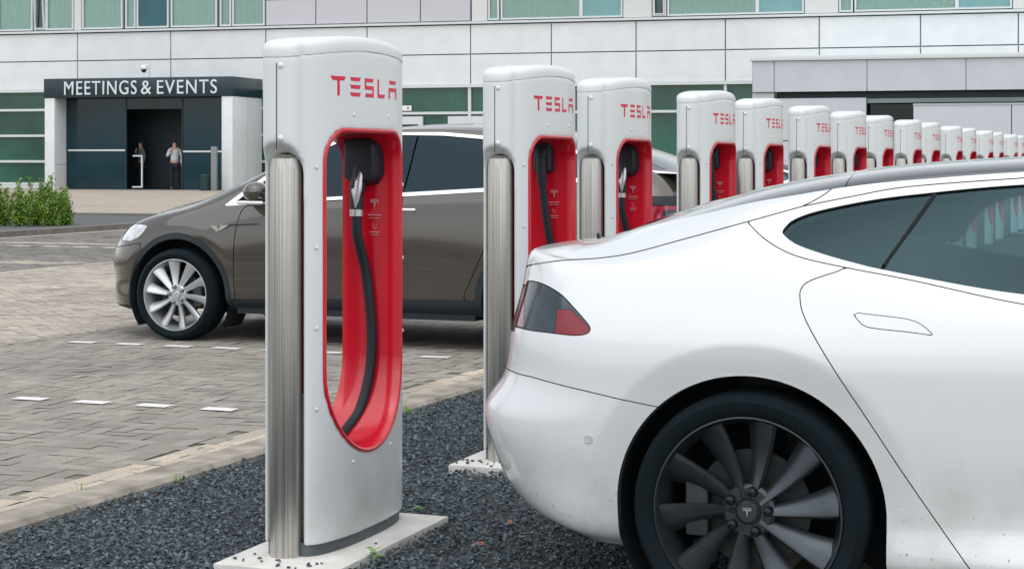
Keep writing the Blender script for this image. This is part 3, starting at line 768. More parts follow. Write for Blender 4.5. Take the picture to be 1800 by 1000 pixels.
def arch_liner(parent, u, z, R, w0, w1, m):
    V = []; F = []; n = 28
    for y in (w0, w1):
        for k in range(n+1): a = -.6+(math.pi+1.2)*k/n; V.append((u+R*math.cos(a), y, z+R*math.sin(a)))
    for k in range(n): F.append((k, k+1, n+2+k, n+1+k))
    c = len(V); V.append((u, w1, z)); 
    for k in range(n): F.append((n+1+k, n+2+k, c))
    MB().add(V, F).build('arch_liner', m, parent, smooth=True); MB().add([(a, -b, c_) for a, b, c_ in V], F).build('arch_liner', m, parent, smooth=True)
cab_dark = mat('cabin_dark', (.015, .02, .025), .8)
seat_m = mat('seat_leather', (.018, .02, .022), .5)
liner_m = mat('arch_plastic', (.004, .011, .017), .85)

# ---------------------------------------------------------------- white sedan
# 18 stations from the rear centre round the corner, along the side, to the front centre: (u forward from rear axle, half width, height)
S_C = [
 [(-.84,0,.25),(-.83,.33,.25),(-.79,.57,.25),(-.72,.72,.24),(-.60,.80,.23),(-.48,.86,.215),(-.25,.88,.20),(0,.88,.18),(.35,.86,.17),(.8,.84,.17),(1.3,.84,.17),(1.9,.84,.17),(2.5,.86,.17),(3.0,.87,.17),(3.42,.78,.17),(3.56,.60,.17),(3.66,.34,.17),(3.70,0,.17)],
 [(-.975,0,.345),(-.965,.35,.345),(-.905,.63,.335),(-.81,.785,.315),(-.66,.885,.285),(-.50,.925,.262),(-.25,.93,.25),(0,.93,.22),(.35,.938,.22),(.8,.953,.235),(1.3,.955,.24),(1.9,.953,.24),(2.5,.94,.23),(3.0,.94,.22),(3.45,.86,.21),(3.63,.66,.21),(3.74,.38,.21),(3.79,0,.21)],
 [(-1.025,0,.47),(-1.015,.36,.47),(-.96,.67,.465),(-.855,.84,.45),(-.68,.925,.43),(-.50,.955,.42),(-.25,.962,.42),(0,.962,.42),(.35,.942,.37),(.8,.918,.35),(1.3,.912,.35),(1.9,.918,.35),(2.5,.95,.40),(3.0,.955,.40),(3.46,.88,.37),(3.67,.68,.36),(3.79,.39,.36),(3.84,0,.36)],
 [(-1.045,0,.60),(-1.035,.36,.60),(-.985,.685,.598),(-.87,.855,.592),(-.68,.935,.585),(-.50,.963,.58),(-.25,.972,.58),(0,.977,.58),(.35,.962,.56),(.8,.940,.55),(1.3,.935,.55),(1.9,.938,.55),(2.5,.96,.55),(3.0,.965,.54),(3.46,.89,.47),(3.68,.69,.45),(3.80,.40,.45),(3.85,0,.45)],
 [(-.985,0,.705),(-.975,.355,.705),(-.925,.655,.705),(-.825,.825,.70),(-.66,.918,.69),(-.49,.957,.68),(-.25,.974,.68),(0,.981,.68),(.35,.968,.67),(.8,.946,.66),(1.3,.94,.66),(1.9,.942,.66),(2.5,.963,.66),(3.0,.967,.64),(3.46,.885,.55),(3.67,.69,.53),(3.80,.40,.53),(3.85,0,.53)],
 [(-.955,0,.86),(-.945,.35,.86),(-.90,.64,.855),(-.805,.81,.85),(-.655,.902,.845),(-.49,.942,.84),(-.25,.963,.84),(0,.971,.84),(.35,.963,.83),(.8,.945,.82),(1.3,.94,.81),(1.9,.945,.80),(2.5,.96,.78),(3.0,.953,.74),(3.45,.865,.64),(3.65,.68,.61),(3.78,.40,.60),(3.83,0,.60)],
 [(-.925,0,.985),(-.915,.345,.985),(-.87,.62,.985),(-.775,.77,.98),(-.64,.848,.972),(-.48,.887,.965),(-.25,.912,.962),(0,.922,.958),(.35,.922,.945),(.8,.918,.925),(1.3,.916,.91),(1.9,.918,.90),(2.5,.925,.88),(3.0,.90,.83),(3.44,.80,.73),(3.62,.64,.695),(3.74,.37,.69),(3.79,0,.69)],
 [(-.905,0,1.098),(-.895,.34,1.097),(-.85,.59,1.092),(-.745,.725,1.078),(-.62,.785,1.065),(-.48,.815,1.062),(-.25,.835,1.078),(0,.842,1.095),(.35,.853,1.065),(.8,.862,1.012),(1.3,.866,.987),(1.9,.87,.972),(2.5,.865,.955),(3.0,.80,.888),(3.43,.69,.78),(3.60,.57,.735),(3.71,.33,.73),(3.76,0,.73)],
 [(-.87,0,1.106),(-.86,.32,1.105),(-.815,.54,1.099),(-.715,.66,1.084),(-.60,.705,1.082),(-.47,.712,1.098),(-.25,.715,1.150),(0,.718,1.213),(.35,.675,1.283),(.8,.655,1.326),(1.3,.64,1.343),(1.85,.66,1.26),(2.45,.73,1.02),(3.0,.64,.905),(3.41,.55,.80),(3.57,.45,.758),(3.67,.26,.75),(3.71,0,.75)],
 [(-.835,0,1.11),(-.825,.22,1.11),(-.775,.39,1.112),(-.69,.49,1.112),(-.60,.535,1.122),(-.47,.555,1.152),(-.25,.575,1.218),(0,.59,1.285),(.35,.585,1.345),(.8,.575,1.38),(1.3,.56,1.396),(1.82,.56,1.31),(2.42,.60,1.055),(3.0,.42,.92),(3.39,.34,.822),(3.54,.28,.782),(3.63,.16,.775),(3.67,0,.77)],
 [(-.80,0,1.113),(-.79,0,1.114),(-.74,0,1.122),(-.67,0,1.14),(-.59,0,1.165),(-.46,0,1.212),(-.25,0,1.275),(0,0,1.333),(.35,0,1.382),(.8,0,1.412),(1.3,0,1.425),(1.78,0,1.345),(2.38,0,1.085),(3.0,0,.93),(3.37,0,.835),(3.50,0,.80),(3.58,0,.785),(3.62,0,.78)]]
for c_ in S_C:
    for i_, dx_ in enumerate((.045, .045, .045, .038, .02)): c_[i_] = (c_[i_][0]+dx_,)+tuple(c_[i_][1:])
for k_, dx_ in ((1, .008), (2, .010), (3, .010), (4, .006)):
    for i_ in range(4): S_C[k_][i_] = (S_C[k_][i_][0]+dx_,)+tuple(S_C[k_][i_][1:])
def flare(P, u0, z0, R, wid, dep, k=1.0):
    r = np.hypot(P[..., 0]-u0, P[..., 2]-z0); t = np.clip((r-R)/wid, 0, 1); m = (P[..., 1] > .7) & (P[..., 2] < z0+R+wid+.05)
    P[..., 1] -= np.where(m, dep*(1-t)**1.0, 0)
def sedan(x0, yc, sign, paint_m, rim_m, capm, trim_m, label, cat, glass_m, tail=True):
    Z0 = .354
    P, T = loft(S_C, ks=28, kt=14)
    for u0 in (0.0, 2.96): flare(P, u0, Z0, .405, .095, .024)
    root = empty('parked_car', (x0, yc, 0), 0 if sign > 0 else math.pi, label, cat, 'parked cars')
    sf = car_fields(P, T, x0, yc, sign)
    W = (-1.163, 6.08, 1)        # px outlines were measured on the white car, whose flank they describe
    c = Cutter(sf, *W)
    dark = Surf(sf.V, sf.N, sf.A, sf.F)
    def arch(s_, R=.405):
        d = np.full(len(s_.V), 9.)
        for u0 in (0, 2.96):
            r = np.hypot(s_.V[:, 0]-u0, s_.V[:, 2]-Z0)-R; b = np.maximum(np.abs(s_.V[:, 0]-u0)-R, s_.V[:, 2]-Z0); d = np.minimum(d, np.minimum(r, b))
        return np.where(s_.V[:, 1] > .3, d, 1.)
    c.rest = c.rest.clip(-arch(c.rest))
    # glazing: quarter light + rear door glass + front door glass
    qw = [(1376,410),(1380,401),(1395,387),(1440,371),(1540,351),(1637,339),(1637,339),(1541,471),(1541,471),(1500,461),(1450,447),(1400,429)]
    rw = [(1651,338),(1651,338),(1720,331),(1800,325),(1950,317),(2085,314),(2085,314),(2110,547),(2110,547),(1950,533),(1800,517),(1700,502),(1555,474),(1555,474)]
    side_all = [(1313,390),(1313,390),(1348,423),(1400,450),(1485,470),(1600,492),(1800,535),(2000,560),(2140,574),(2900,640),(2900,560),(2600,430),(2140,296),(1950,303),(1800,313),(1600,328),(1500,345),(1410,363),(1410,363)]
    frontw = [(1.30,1.005),(1.30,1.318),(1.60,1.30),(1.80,1.25),(2.30,1.03),(2.36,.985),(2.0,.992)]
    surround = c.take(lambda s_: np.where(s_.V[:, 0] < 2.5, c.px(s_, side_all, front=False, rnd_=True), 1.))
    allw = [(1376,410),(1380,401),(1395,387),(1440,371),(1540,351),(1645,338.5),(1720,331),(1800,325),(1950,317),(2085,314),(2085,314),(2110,547),(2110,547),(1950,533),(1800,517),(1700,502),(1550,473),(1500,461),(1450,447),(1400,429)]
    div = [(1645,320),(1641,345),(1553,466),(1530,500),(1000,500),(1000,320)]
    da = lambda s_: c.px(s_, allw, rnd_=True)
    gl_ = surround.clip(da(surround)+.001); g3 = surround.clip(c.uz(surround, frontw)+.001)
    fr = surround.clip(-da(surround)+.001); fr = fr.clip(-c.uz(fr, frontw)+.001)
    dd = c.px(gl_, div); g1 = gl_.clip(dd+.004); g2 = gl_.clip(-dd+.004)
    panel('window_surround', fr, trim_m or paint_m, root, 'two', thick=.02)
    for g in (g1, g2, g3): panel('side_window', g, glass_m, root, 'two', inset=.007, skirt=False)
    for sg in (-1, 1):
        ln = []
        for k in range(9):
            qx, qy = 1643+(1553-1643)*k/8, 342+(468-342)*k/8; px_, py_, d_, f_ = uproj(gl_, *W); i_ = np.argsort((px_-qx)**2+(py_-qy)**2)[:3]; v_ = gl_.V[i_].mean(0); X_ = S_X; 
            d2 = np.array([Fv[0]+Rv[0]*(qx-900)/FOC, Fv[1]+Rv[1]*(qx-900)/FOC]); yw = W[1]-v_[1]; D_ = yw/d2[1]; ln.append((d2[0]*D_-W[0], sg*(v_[1]-.010), EYE+(279-qy)/FOC*D_))
        MB().tube(ln, .007, 8).build('window_divider', gap_m, root, smooth=True)
    # windscreen, roof glass, rear glass
    ws = c.take(lambda s_: np.maximum(np.maximum(8.12-s_.A['t'], 0)-.001+(s_.A['t'] < 8.12)*.05, np.maximum(1.62+.0-s_.V[:, 0]-.0*s_.V[:, 1], s_.V[:, 0]-2.42-.10*(1-s_.V[:, 1]))))
    panel('windscreen', ws, glass_m, root, 'merge', inset=.004, skirt=False)
    black_g = MATS.get('roof_glass') or mat('roof_glass', (.035, .045, .05), .04, coat=1)
    def topblack(s_):
        u = s_.V[:, 0]; lim = np.interp(u, [-.66, -.50, -.2, .1, .5, 2.0], [9.75, 9.25, 8.95, 8.75, 8.60, 8.60]); return np.maximum((lim-s_.A['t'])*.08, np.maximum(-.655-u, u-1.66))
    rg = c.take(topblack)
    back = rg.clip(rg.V[:, 0]-.235+.0025); roof = rg.clip(-rg.V[:, 0]+.235+.0025)
    panel('rear_glass', back, black_g, root, 'merge', inset=.003); panel('roof_glass', roof, black_g, root, 'merge', inset=.001)
    # hatch lid: everything above the shut line behind the roof, and the rear face between the lamps
    hl = [(1.2,.2),(1.2,.2)]
    def hatch(s_):
        px, py, d, fc = uproj(s_, *W)
        line = [(700,475),(915,470),(925,467),(985,458),(1050,454),(1110,445),(1200,421),(1313,390),(1410,363),(1475,318),(1490,250),(1490,60),(1490,60),(700,60),(700,60)]
        a = sdf(smoothpoly(line), px, py)*d/FOC
        a = np.where(fc > 0.02, a, 1.)
        a = np.where((fc <= .02) & (s_.V[:, 0] < .3) & (s_.A['t'] > 7.3), -.05, a)
        b = np.maximum(np.maximum(s_.V[:, 1]-.56, .72-s_.V[:, 2]), s_.V[:, 0]+.5)
        return np.minimum(a, b)
    ht = c.take(hatch); panel('boot_lid', ht, paint_m, root, 'merge')
    # tail lamps
    tl = smoothpoly([(913,498),(913,498),(930,494),(945,496),(965,504),(988,519),(1008,540),(1030,565),(1037,575),(1036,583),(1026,588),(1003,589),(960,584),(930,580),(894,571),(894,571),(880,560),(880,560),(885,500),(885,500)], 4)
    def lamp(s_):
        px, py, d, fc = uproj(s_, *W); a = sdf(tl, px, py)*d/FOC
        b = np.maximum(np.maximum(.60-s_.V[:, 1], np.abs(s_.V[:, 2]-.918)-.072), s_.V[:, 0]+.70)
        return np.where(fc > .25, a, b)
    lp = c.take(lamp, .0016)
    if len(lp.F):
        lens_m = MATS.get('tail_lens') or mat('tail_lens', (.008, .022, .032), .08, coat=.6, var=.5, vscale=22)
        refl = mat('red_reflector', (.19, .001, .012), .35, coat=.3); 
        rd = [(979,543),(1004,545),(1032,573),(1040,584),(1030,592),(1000,592),(974,590)]
        st = [(915,505),(921,502),(920,576),(905,571)]
        def fr_(s_, poly): px, py, d, fc = uproj(s_, *W); return np.where(fc > 0, sdf(poly, px, py)*d/FOC, 1.)
        a = lp.clip(fr_(lp, rd)); b = lp.clip(fr_(lp, st)); rest = lp.clip(-np.minimum(fr_(lp, rd), fr_(lp, st))+.0012)
        o = panel('tail_lamp', rest, lens_m, root, 'two', inset=.002)
        for nm, pc, mm in (('reflector', a, refl), ('brake_light', b, mat('dim_red_lens', (.07, .008, .014), .15, coat=1))):
            q = panel(nm, pc, mm, root, 'two', inset=.002)
            for x, y in zip(q, o): x.parent = y
    # bumper
    def bump(s_):
        z = np.interp(s_.V[:, 0], [-1.1, -.90, -.80, -.70, -.60, -.50, -.40, -.298, -.2], [.722, .722, .722, .718, .706, .692, .676, .658, .64]); return np.maximum(s_.V[:, 2]-z, s_.V[:, 0]+.05)
    bp = c.take(bump, .0016); panel('rear_bumper', bp, paint_m, root, 'merge')
    # doors
    rdoor = [(1485,470),(1485,470),(1475,476),(1450,484),(1425,493),(1411,503),(1406,520),(1415,560),(1460,640),(1530,745),(1600,850),(1700,993),(1712,1008),(1712,1008),(2160,1008),(2160,1008),(2160,574),(2160,574),(2000,560),(1800,535),(1600,492)]
    hd = smoothpoly([(1498,549),(1498,549),(1560,556),(1600,562),(1622,572),(1642,590),(1642,590),(1600,584),(1530,576),(1512,567)], 4)
    dr = c.take(lambda s_: c.px(s_, rdoor, front=False, rnd_=True)*np.where(s_.V[:, 0] < 1.6, 1, 1))
    hnd = dr.clip(c.px(dr, hd)+.0012); drb = dr.clip(-c.px(dr, hd)+.0012)
    o = panel('rear_door', drb, paint_m, root, 'two'); q = panel('door_handle', hnd, paint_m, root, 'two', inset=-.0005)
    for x, y in zip(q, o): x.parent = y
    fdoor = [(1.262,.26),(1.262,1.02),(1.5,1.0),(2.42,.98),(2.46,.80),(2.38,.5),(2.3,.26)]
    dr = c.take(lambda s_: c.uz(s_, fdoor)+(s_.V[:, 1] < .5)*1.)
    fh = [(1.32,.86),(1.52,.845),(1.55,.83),(1.36,.83)]
    hnd = dr.clip(c.uz(dr, fh)+.0012); drb = dr.clip(-c.uz(dr, fh)+.0012)
    o = panel('front_door', drb, paint_m, root, 'two'); q = panel('door_handle', hnd, paint_m, root, 'two', inset=-.0005)
    for x, y in zip(q, o): x.parent = y
    # bonnet, headlamps, front bumper
    bn = c.take(lambda s_: np.maximum((7.9-s_.A['t'])*.08, 2.4+.08*(1-s_.V[:, 1])-s_.V[:, 0]) if True else 0); panel('bonnet', bn, paint_m, root, 'merge')
    hl_ = c.take(lambda s_: np.maximum(c.uz(s_, [(3.22,.80),(3.30,.70),(3.62,.60),(3.72,.62),(3.66,.72),(3.5,.78)]), .34-s_.V[:, 1])); panel('headlamp', hl_, mat('headlamp_lens', (.35, .37, .38), .08, coat=1), root, 'two')
    fb = c.take(lambda s_: np.maximum(s_.V[:, 2]-.62+(s_.V[:, 0]-3.3)*.0, 3.36-s_.V[:, 0])); panel('front_bumper', fb, paint_m, root, 'merge')
    panel('body', c.rest, paint_m, root, 'merge')
    # dark inner skin behind the shut lines, open where the glass is
    dk = dark.clip(-arch(dark, .40)); gl = np.minimum(c.px(dk, allw, front=False), c.uz(dk, frontw)); dk = dk.clip(-gl-.006)
    dk = dk.clip(-np.where((dk.A['t'] > 8.1) & (dk.V[:, 0] > 1.6) & (dk.V[:, 0] < 2.45), -1, 1))
    panel('inner_shell', dk, cab_dark, root, 'merge', inset=.02, skirt=False)
    MB().box(-.55, 3.4, -.55, .55, .19, .26).box(.45, 2.5, -.88, .88, .17, .23).build('underbody', cab_dark, root)
    MB().box(.46, 2.45, -.86, .86, .50, .60).box(-.7, .45, -.58, .58, .50, .60).box(-.7, .1, -.58, .58, .60, .88).build('cabin_floor', cab_dark, root)
    MB().box(1.95, 2.45, -.70, .70, .78, .92).build('dashboard', cab_dark, root, bevel=.04)
    for v in (-.38, .38): seat(root, 1.25, v, seat_m)
    MB().box(.05, .55, -.66, .66, .45, .62).box(-.10, .10, -.66, .66, .60, .98).box(-.12, -.04, -.50, -.26, 1.0, 1.13).box(-.12, -.04, .26, .50, 1.0, 1.13).build('rear_seat', seat_m, root, bevel=.03)
    arch_liner(root, 0, Z0, .418, .90, .60, liner_m); arch_liner(root, 2.96, Z0, .418, .90, .60, liner_m)
    for u in (0, 2.96):
        for v in (-.845, .845): make_wheel(root, u, v, Z0, .354, .280, .245, rim_m, -1 if v < 0 else 1, capm, spin=.05, blade=.062)
    for sg in (-1, 1):
        i_ = np.argmin((SPX(P, -.475)-.0)**2+(P[..., 2]-.552)**2) if False else np.argmin(((P[..., 0]+.482)**2+(P[..., 2]-.553)**2).ravel()+(P[..., 1].ravel() < .8)*9); v_ = P.reshape(-1, 3)[i_]
        MB().lathe([(.0125, sg*(v_[1]-.004)), (.0125, sg*(v_[1]+.004)), (.0115, sg*(v_[1]+.0045)), (.0105, sg*(v_[1]+.0035))], 24, origin=(v_[0], 0, v_[2]), axis='y').build('parking_sensor', mat('sensor_ring', (.44, .46, .47), .5), root, angle=40)
    # mirrors
    def mirror(s):
        mb = MB(); V = []; F = []
        for i in range(9):
            a = math.pi*i/8
            for k in range(12): b = 2*math.pi*k/12; V.append((2.18+.07*math.sin(a)*math.cos(b)-.03, s*(1.0+.11*math.cos(a)), 1.02+.065*math.sin(a)*math.sin(b)))
        for i in range(8): F += [(i*12+k, i*12+(k+1) % 12, (i+1)*12+(k+1) % 12, (i+1)*12+k) for k in range(12)]
        mb.add(V, F); mb.box(2.12, 2.2, s*.87 if s > 0 else -.92, s*.92 if s > 0 else -.87, .96, 1.0); return mb.build('wing_mirror', paint_m, root, smooth=True, angle=50)
    mirror(1); mirror(-1)
    return root, P
sedan_paint = speckled('white_paint', (.61, .64, .655), dirt=(.20, .17, .13), zmax=.62, rough=.25)
dark_rim = mat('dark_rim', (.055, .065, .075), .30, .7, var=.12, vscale=20)
car_glass = glass('car_glass', (.46, .62, .64), 1.6, refl=(.45, .74, .84))
silver_rim = mat('silver_rim', (.56, .58, .60), .35, .7)
S_X, S_Y = -1.163, 6.08
sedan_root, SP = sedan(S_X, S_Y, 1, sedan_paint, dark_rim, mat('cap_dark', (.02, .024, .028), .4), None,
    'white sedan parked tail-in on the right, dark alloy wheel, dirt behind its rear arch', 'car', car_glass)
# ---------------------------------------------------------------- brown crossover
X_C = [
 [(-.90,0,.27),(-.89,.36,.27),(-.85,.62,.27),(-.78,.76,.27),(-.66,.84,.26),(-.5,.87,.25),(-.25,.88,.25),(0,.88,.25),(.4,.88,.25),(.9,.88,.25),(1.4,.88,.25),(1.9,.88,.25),(2.45,.88,.25),(2.95,.88,.23),(3.30,.80,.20),(3.50,.64,.19),(3.64,.38,.19),(3.70,0,.19)],
 [(-1.04,0,.34),(-1.03,.38,.34),(-.985,.67,.34),(-.88,.84,.335),(-.72,.925,.33),(-.5,.95,.325),(-.25,.965,.325),(0,.97,.325),(.4,.965,.325),(.9,.955,.325),(1.4,.95,.325),(1.9,.955,.325),(2.45,.965,.325),(2.95,.965,.30),(3.385,.90,.27),(3.62,.73,.25),(3.78,.44,.24),(3.79,0,.24)],
 [(-1.12,0,.50),(-1.11,.39,.50),(-1.065,.69,.50),(-.955,.87,.50),(-.76,.955,.50),(-.5,.98,.50),(-.25,.99,.50),(0,.995,.50),(.4,.985,.50),(.9,.970,.50),(1.4,.965,.50),(1.9,.97,.50),(2.45,.98,.50),(2.95,.985,.49),(3.38,.90,.46),(3.63,.735,.44),(3.80,.44,.43),(3.87,0,.42)],
 [(-1.13,0,.66),(-1.12,.39,.66),(-1.075,.70,.66),(-.965,.88,.66),(-.77,.965,.66),(-.5,.99,.66),(-.25,.998,.66),(0,1.0,.66),(.4,.99,.66),(.9,.98,.66),(1.4,.975,.66),(1.9,.98,.66),(2.45,.99,.65),(2.95,.992,.64),(3.38,.91,.60),(3.64,.745,.57),(3.82,.45,.56),(3.89,0,.55)],
 [(-1.11,0,.84),(-1.10,.39,.84),(-1.055,.69,.84),(-.945,.87,.84),(-.76,.955,.84),(-.5,.98,.84),(-.25,.988,.84),(0,.99,.84),(.4,.985,.84),(.9,.98,.84),(1.4,.975,.835),(1.9,.98,.83),(2.45,.982,.82),(2.95,.972,.80),(3.37,.89,.74),(3.62,.73,.70),(3.80,.44,.68),(3.87,0,.67)],
 [(-1.08,0,1.0),(-1.07,.38,1.0),(-1.03,.68,1.0),(-.925,.855,1.0),(-.75,.93,1.0),(-.5,.955,1.005),(-.25,.963,1.005),(0,.968,1.0),(.4,.968,.995),(.9,.965,.985),(1.4,.963,.97),(1.9,.965,.96),(2.45,.958,.935),(2.95,.93,.905),(3.35,.85,.845),(3.59,.69,.795),(3.76,.42,.77),(3.83,0,.76)],
 [(-1.05,0,1.12),(-1.04,.37,1.12),(-1.0,.65,1.13),(-.90,.81,1.14),(-.73,.875,1.16),(-.5,.905,1.185),(-.25,.915,1.19),(0,.925,1.185),(.4,.93,1.17),(.9,.93,1.145),(1.4,.93,1.115),(1.9,.93,1.095),(2.45,.915,1.045),(2.95,.87,.985),(3.33,.79,.92),(3.56,.64,.86),(3.72,.37,.83),(3.78,0,.82)],
 [(-1.01,0,1.20),(-1.0,.34,1.20),(-.955,.58,1.22),(-.85,.70,1.27),(-.69,.73,1.33),(-.5,.745,1.385),(-.25,.75,1.445),(0,.755,1.50),(.4,.76,1.555),(.9,.76,1.587),(1.4,.75,1.583),(1.9,.765,1.475),(2.4,.815,1.215),(2.92,.77,1.035),(3.28,.69,.962),(3.51,.55,.90),(3.67,.31,.865),(3.73,0,.855)],
 [(-1.0,0,1.215),(-.99,.26,1.215),(-.945,.46,1.24),(-.85,.58,1.30),(-.69,.61,1.37),(-.5,.63,1.43),(-.25,.645,1.49),(0,.65,1.545),(.4,.655,1.605),(.9,.655,1.63),(1.4,.645,1.612),(1.9,.655,1.505),(2.4,.69,1.265),(2.92,.60,1.075),(3.28,.53,.99),(3.51,.41,.925),(3.66,.23,.885),(3.72,0,.87)],
 [(-.995,0,1.225),(-.985,.14,1.23),(-.94,.25,1.27),(-.85,.33,1.335),(-.70,.35,1.41),(-.5,.35,1.475),(-.25,.36,1.535),(0,.36,1.585),(.4,.36,1.645),(.9,.36,1.662),(1.4,.36,1.632),(1.9,.36,1.53),(2.42,.38,1.32),(2.94,.34,1.105),(3.30,.30,1.015),(3.55,.23,.935),(3.70,.13,.89),(3.76,0,.865)],
 [(-.99,0,1.235),(-.98,0,1.24),(-.935,0,1.285),(-.85,0,1.35),(-.70,0,1.425),(-.5,0,1.49),(-.25,0,1.55),(0,0,1.60),(.4,0,1.655),(.9,0,1.672),(1.4,0,1.640),(1.9,0,1.54),(2.43,0,1.34),(2.95,0,1.115),(3.31,0,1.02),(3.57,0,.94),(3.72,0,.90),(3.78,0,.87)]]
def crossover():
    x0, yc, Z0 = -4.2, 12.80, .352
    P, T = loft(X_C, ks=20, kt=12)
    for u0 in (0., 2.95): flare(P, u0, Z0, .43, .10, .018)
    root = empty('parked_car', (x0, yc, 0), math.pi, 'brown-grey crossover parked nose-left behind the nearest charger, silver ten-spoke front wheel', 'car', 'parked cars')
    paint = speckled('brown_paint', (.060, .053, .044), dirt=(.085, .075, .06), rough=.14, metal=.5)
    clad = mat('black_cladding', (.010, .018, .024), .6)
    sf = car_fields(P, T, x0, yc, -1); W = (x0, yc, -1); c = Cutter(sf, *W, gap=.003)
    def arch(s_, R=.43):
        d = np.full(len(s_.V), 9.)
        for u0 in (0., 2.95):
            r = np.hypot(s_.V[:, 0]-u0, s_.V[:, 2]-Z0)-R; b = np.maximum(np.abs(s_.V[:, 0]-u0)-R, s_.V[:, 2]-Z0); d = np.minimum(d, np.minimum(r, b))
        return np.where(s_.V[:, 1] > .3, d, 1.)
    c.rest = c.rest.clip(-arch(c.rest)); dark = c.rest
    dlo = [(392,363),(392,363),(430,335),(467,309),(530,274),(590,248),(640,237),(710,233),(780,233),(850,239),(940,250),(1020,266),(1090,286),(1115,300),(1100,308),(1040,318),(940,330),(850,338),(707,346),(590,352),(468,359),(430,361)]
    inn = [(411,358),(411,358),(440,336),(469,316),(532,280),(592,253),(641,242),(710,238),(780,239),(850,245),(940,256),(1015,271),(1075,288),(1092,299),(1030,312),(940,323),(850,331),(707,339),(590,346),(468,353),(430,356)]
    win = c.take(lambda s_: c.px(s_, dlo, front=False)+(s_.V[:, 1] < .5)*.5, .001)
    gls = win.clip(c.px(win, inn, front=False)); ch = win.clip(-c.px(win, inn, front=False))
    panel('window_trim', ch, bright_trim, root, 'two', inset=-.003, thick=.015)
    for (a, b) in (((735,230),(705,345)), ((470,300),(470,370))):
        pass
    d1 = lambda s_: sdf([(738,225),(706,350),(300,350),(300,225)], *uproj(s_, *W)[:2])*13/FOC
    d2 = lambda s_: sdf([(1010,225),(985,350),(300,350),(300,225)], *uproj(s_, *W)[:2])*13/FOC
    ga = gls.clip(d1(gls)+.006); gb = gls.clip(-d1(gls)+.006); gc = gb.clip(d2(gb)+.006); gd = gb.clip(-d2(gb)+.006)
    tint = glass('dark_car_glass', (.035, .065, .095), 1.5, refl=(.55, .80, 1.0))
    for g in (ga, gc, gd): panel('side_window', g, tint, root, 'two', inset=.004, skirt=False)
    ws = c.take(lambda s_: np.maximum((8.15-s_.A['t'])*.08, np.maximum(1.55-s_.V[:, 0], s_.V[:, 0]-2.86-.06*(1-s_.V[:, 1])))); panel('windscreen', ws, tint, root, 'merge', inset=.003, skirt=False)
    rg = c.take(lambda s_: np.maximum((8.2-s_.A['t'])*.08, s_.V[:, 0]+.30)); panel('rear_glass', rg, mat('rear_dark_glass', (.02, .035, .045), .05, coat=1), root, 'merge', inset=.002)
    bn = c.take(lambda s_: np.maximum((7.2-s_.A['t'])*.08, 2.5-s_.V[:, 0])); panel('bonnet', bn, paint, root, 'merge')
    hl = c.take(lambda s_: c.px(s_, [(213,423),(219,411),(229,398),(238,393),(249,394),(260,396),(252,408),(243,417),(230,424)]), .002)
    if len(hl.F):
        hz = panel('headlamp', hl, mat('headlamp_glass', (.50, .53, .56), .1, coat=1, var=.35, vscale=14), root, 'two', inset=.002)
    # black cladding: arches and sills
    def rings_(s_):
        d = np.full(len(s_.V), 9.)
        for u0 in (0., 2.95): d = np.minimum(d, np.hypot(s_.V[:, 0]-u0, s_.V[:, 2]-Z0)-.476)
        return np.where(s_.V[:, 1] > .3, d, 1.)
    cl = c.take(rings_, .001); [panel('arch_cladding', cl.clip(k_*(cl.V[:, 0]-1.5)), clad, root, 'two', inset=-.003) for k_ in (1, -1)]
    si = c.take(lambda s_: s_.V[:, 2]-np.interp(s_.V[:, 0], [-1.2, -.5, 2.5, 3.3, 3.4, 3.9], [.42, .40, .335, .30, .25, .25]), .001); panel('sill_cladding', si, clad, root, 'merge', inset=-.001)
    # tail lamp and lower tail
    tl = c.take(lambda s_: np.maximum(np.maximum(np.abs(s_.V[:, 2]-.985)-.085, s_.V[:, 0]+.80-.25*(s_.V[:, 2]-.98)), .33-s_.V[:, 1]), .002)
    inner = tl.clip(np.maximum(np.abs(tl.V[:, 2]-.99)-.05, tl.V[:, 0]+.90)); outer = tl.clip(-np.maximum(np.abs(tl.V[:, 2]-.99)-.05, tl.V[:, 0]+.90))
    o = panel('tail_lamp', outer, mat('tail_red', (.30, .006, .03), .15, coat=1), root, 'two'); q = panel('lamp_inner', inner, mat('lamp_black', (.01, .02, .03), .1, coat=1), root, 'two')
    for x, y in zip(q, o): x.parent = y
    bs = c.take(lambda s_: np.maximum(np.maximum(np.abs(s_.V[:, 2]-1.105)-.030, s_.V[:, 0]+.76+1.2*(s_.V[:, 2]-1.105)), s_.V[:, 1]-.93), .001); panel('tail_trim', bs, MATS['black_cladding'], root, 'merge')
    # doors
    fd = smoothpoly([(433,362),(433,362),(424,372),(417,392),(412,420),(410,460),(411,500),(416,548),(416,548),(700,580),(700,580),(700,440),(707,346),(707,346)], 4)
    dr = c.take(lambda s_: c.px(s_, fd, front=False)+(s_.V[:, 1] < .5)*.5); panel('front_door', dr, paint, root, 'two')
    rd = [(708,346),(703,440),(702,580),(835,600),(815,520),(850,440),(985,400),(1000,330),(850,338)]
    dr = c.take(lambda s_: c.px(s_, rd, front=False)+(s_.V[:, 1] < .5)*.5); panel('rear_door', dr, paint, root, 'two')
    fb = c.take(lambda s_: np.maximum(s_.V[:, 2]-np.interp(s_.V[:, 0], [3.25, 3.6], [.75, .70]), 3.30-s_.V[:, 0])); panel('front_bumper', fb, paint, root, 'merge')
    panel('body', c.rest, paint, root, 'merge')
    dk = dark.clip(-c.px(dark, inn, front=False)-.01); panel('inner_shell', dk, cab_dark, root, 'merge', inset=.02, skirt=False)
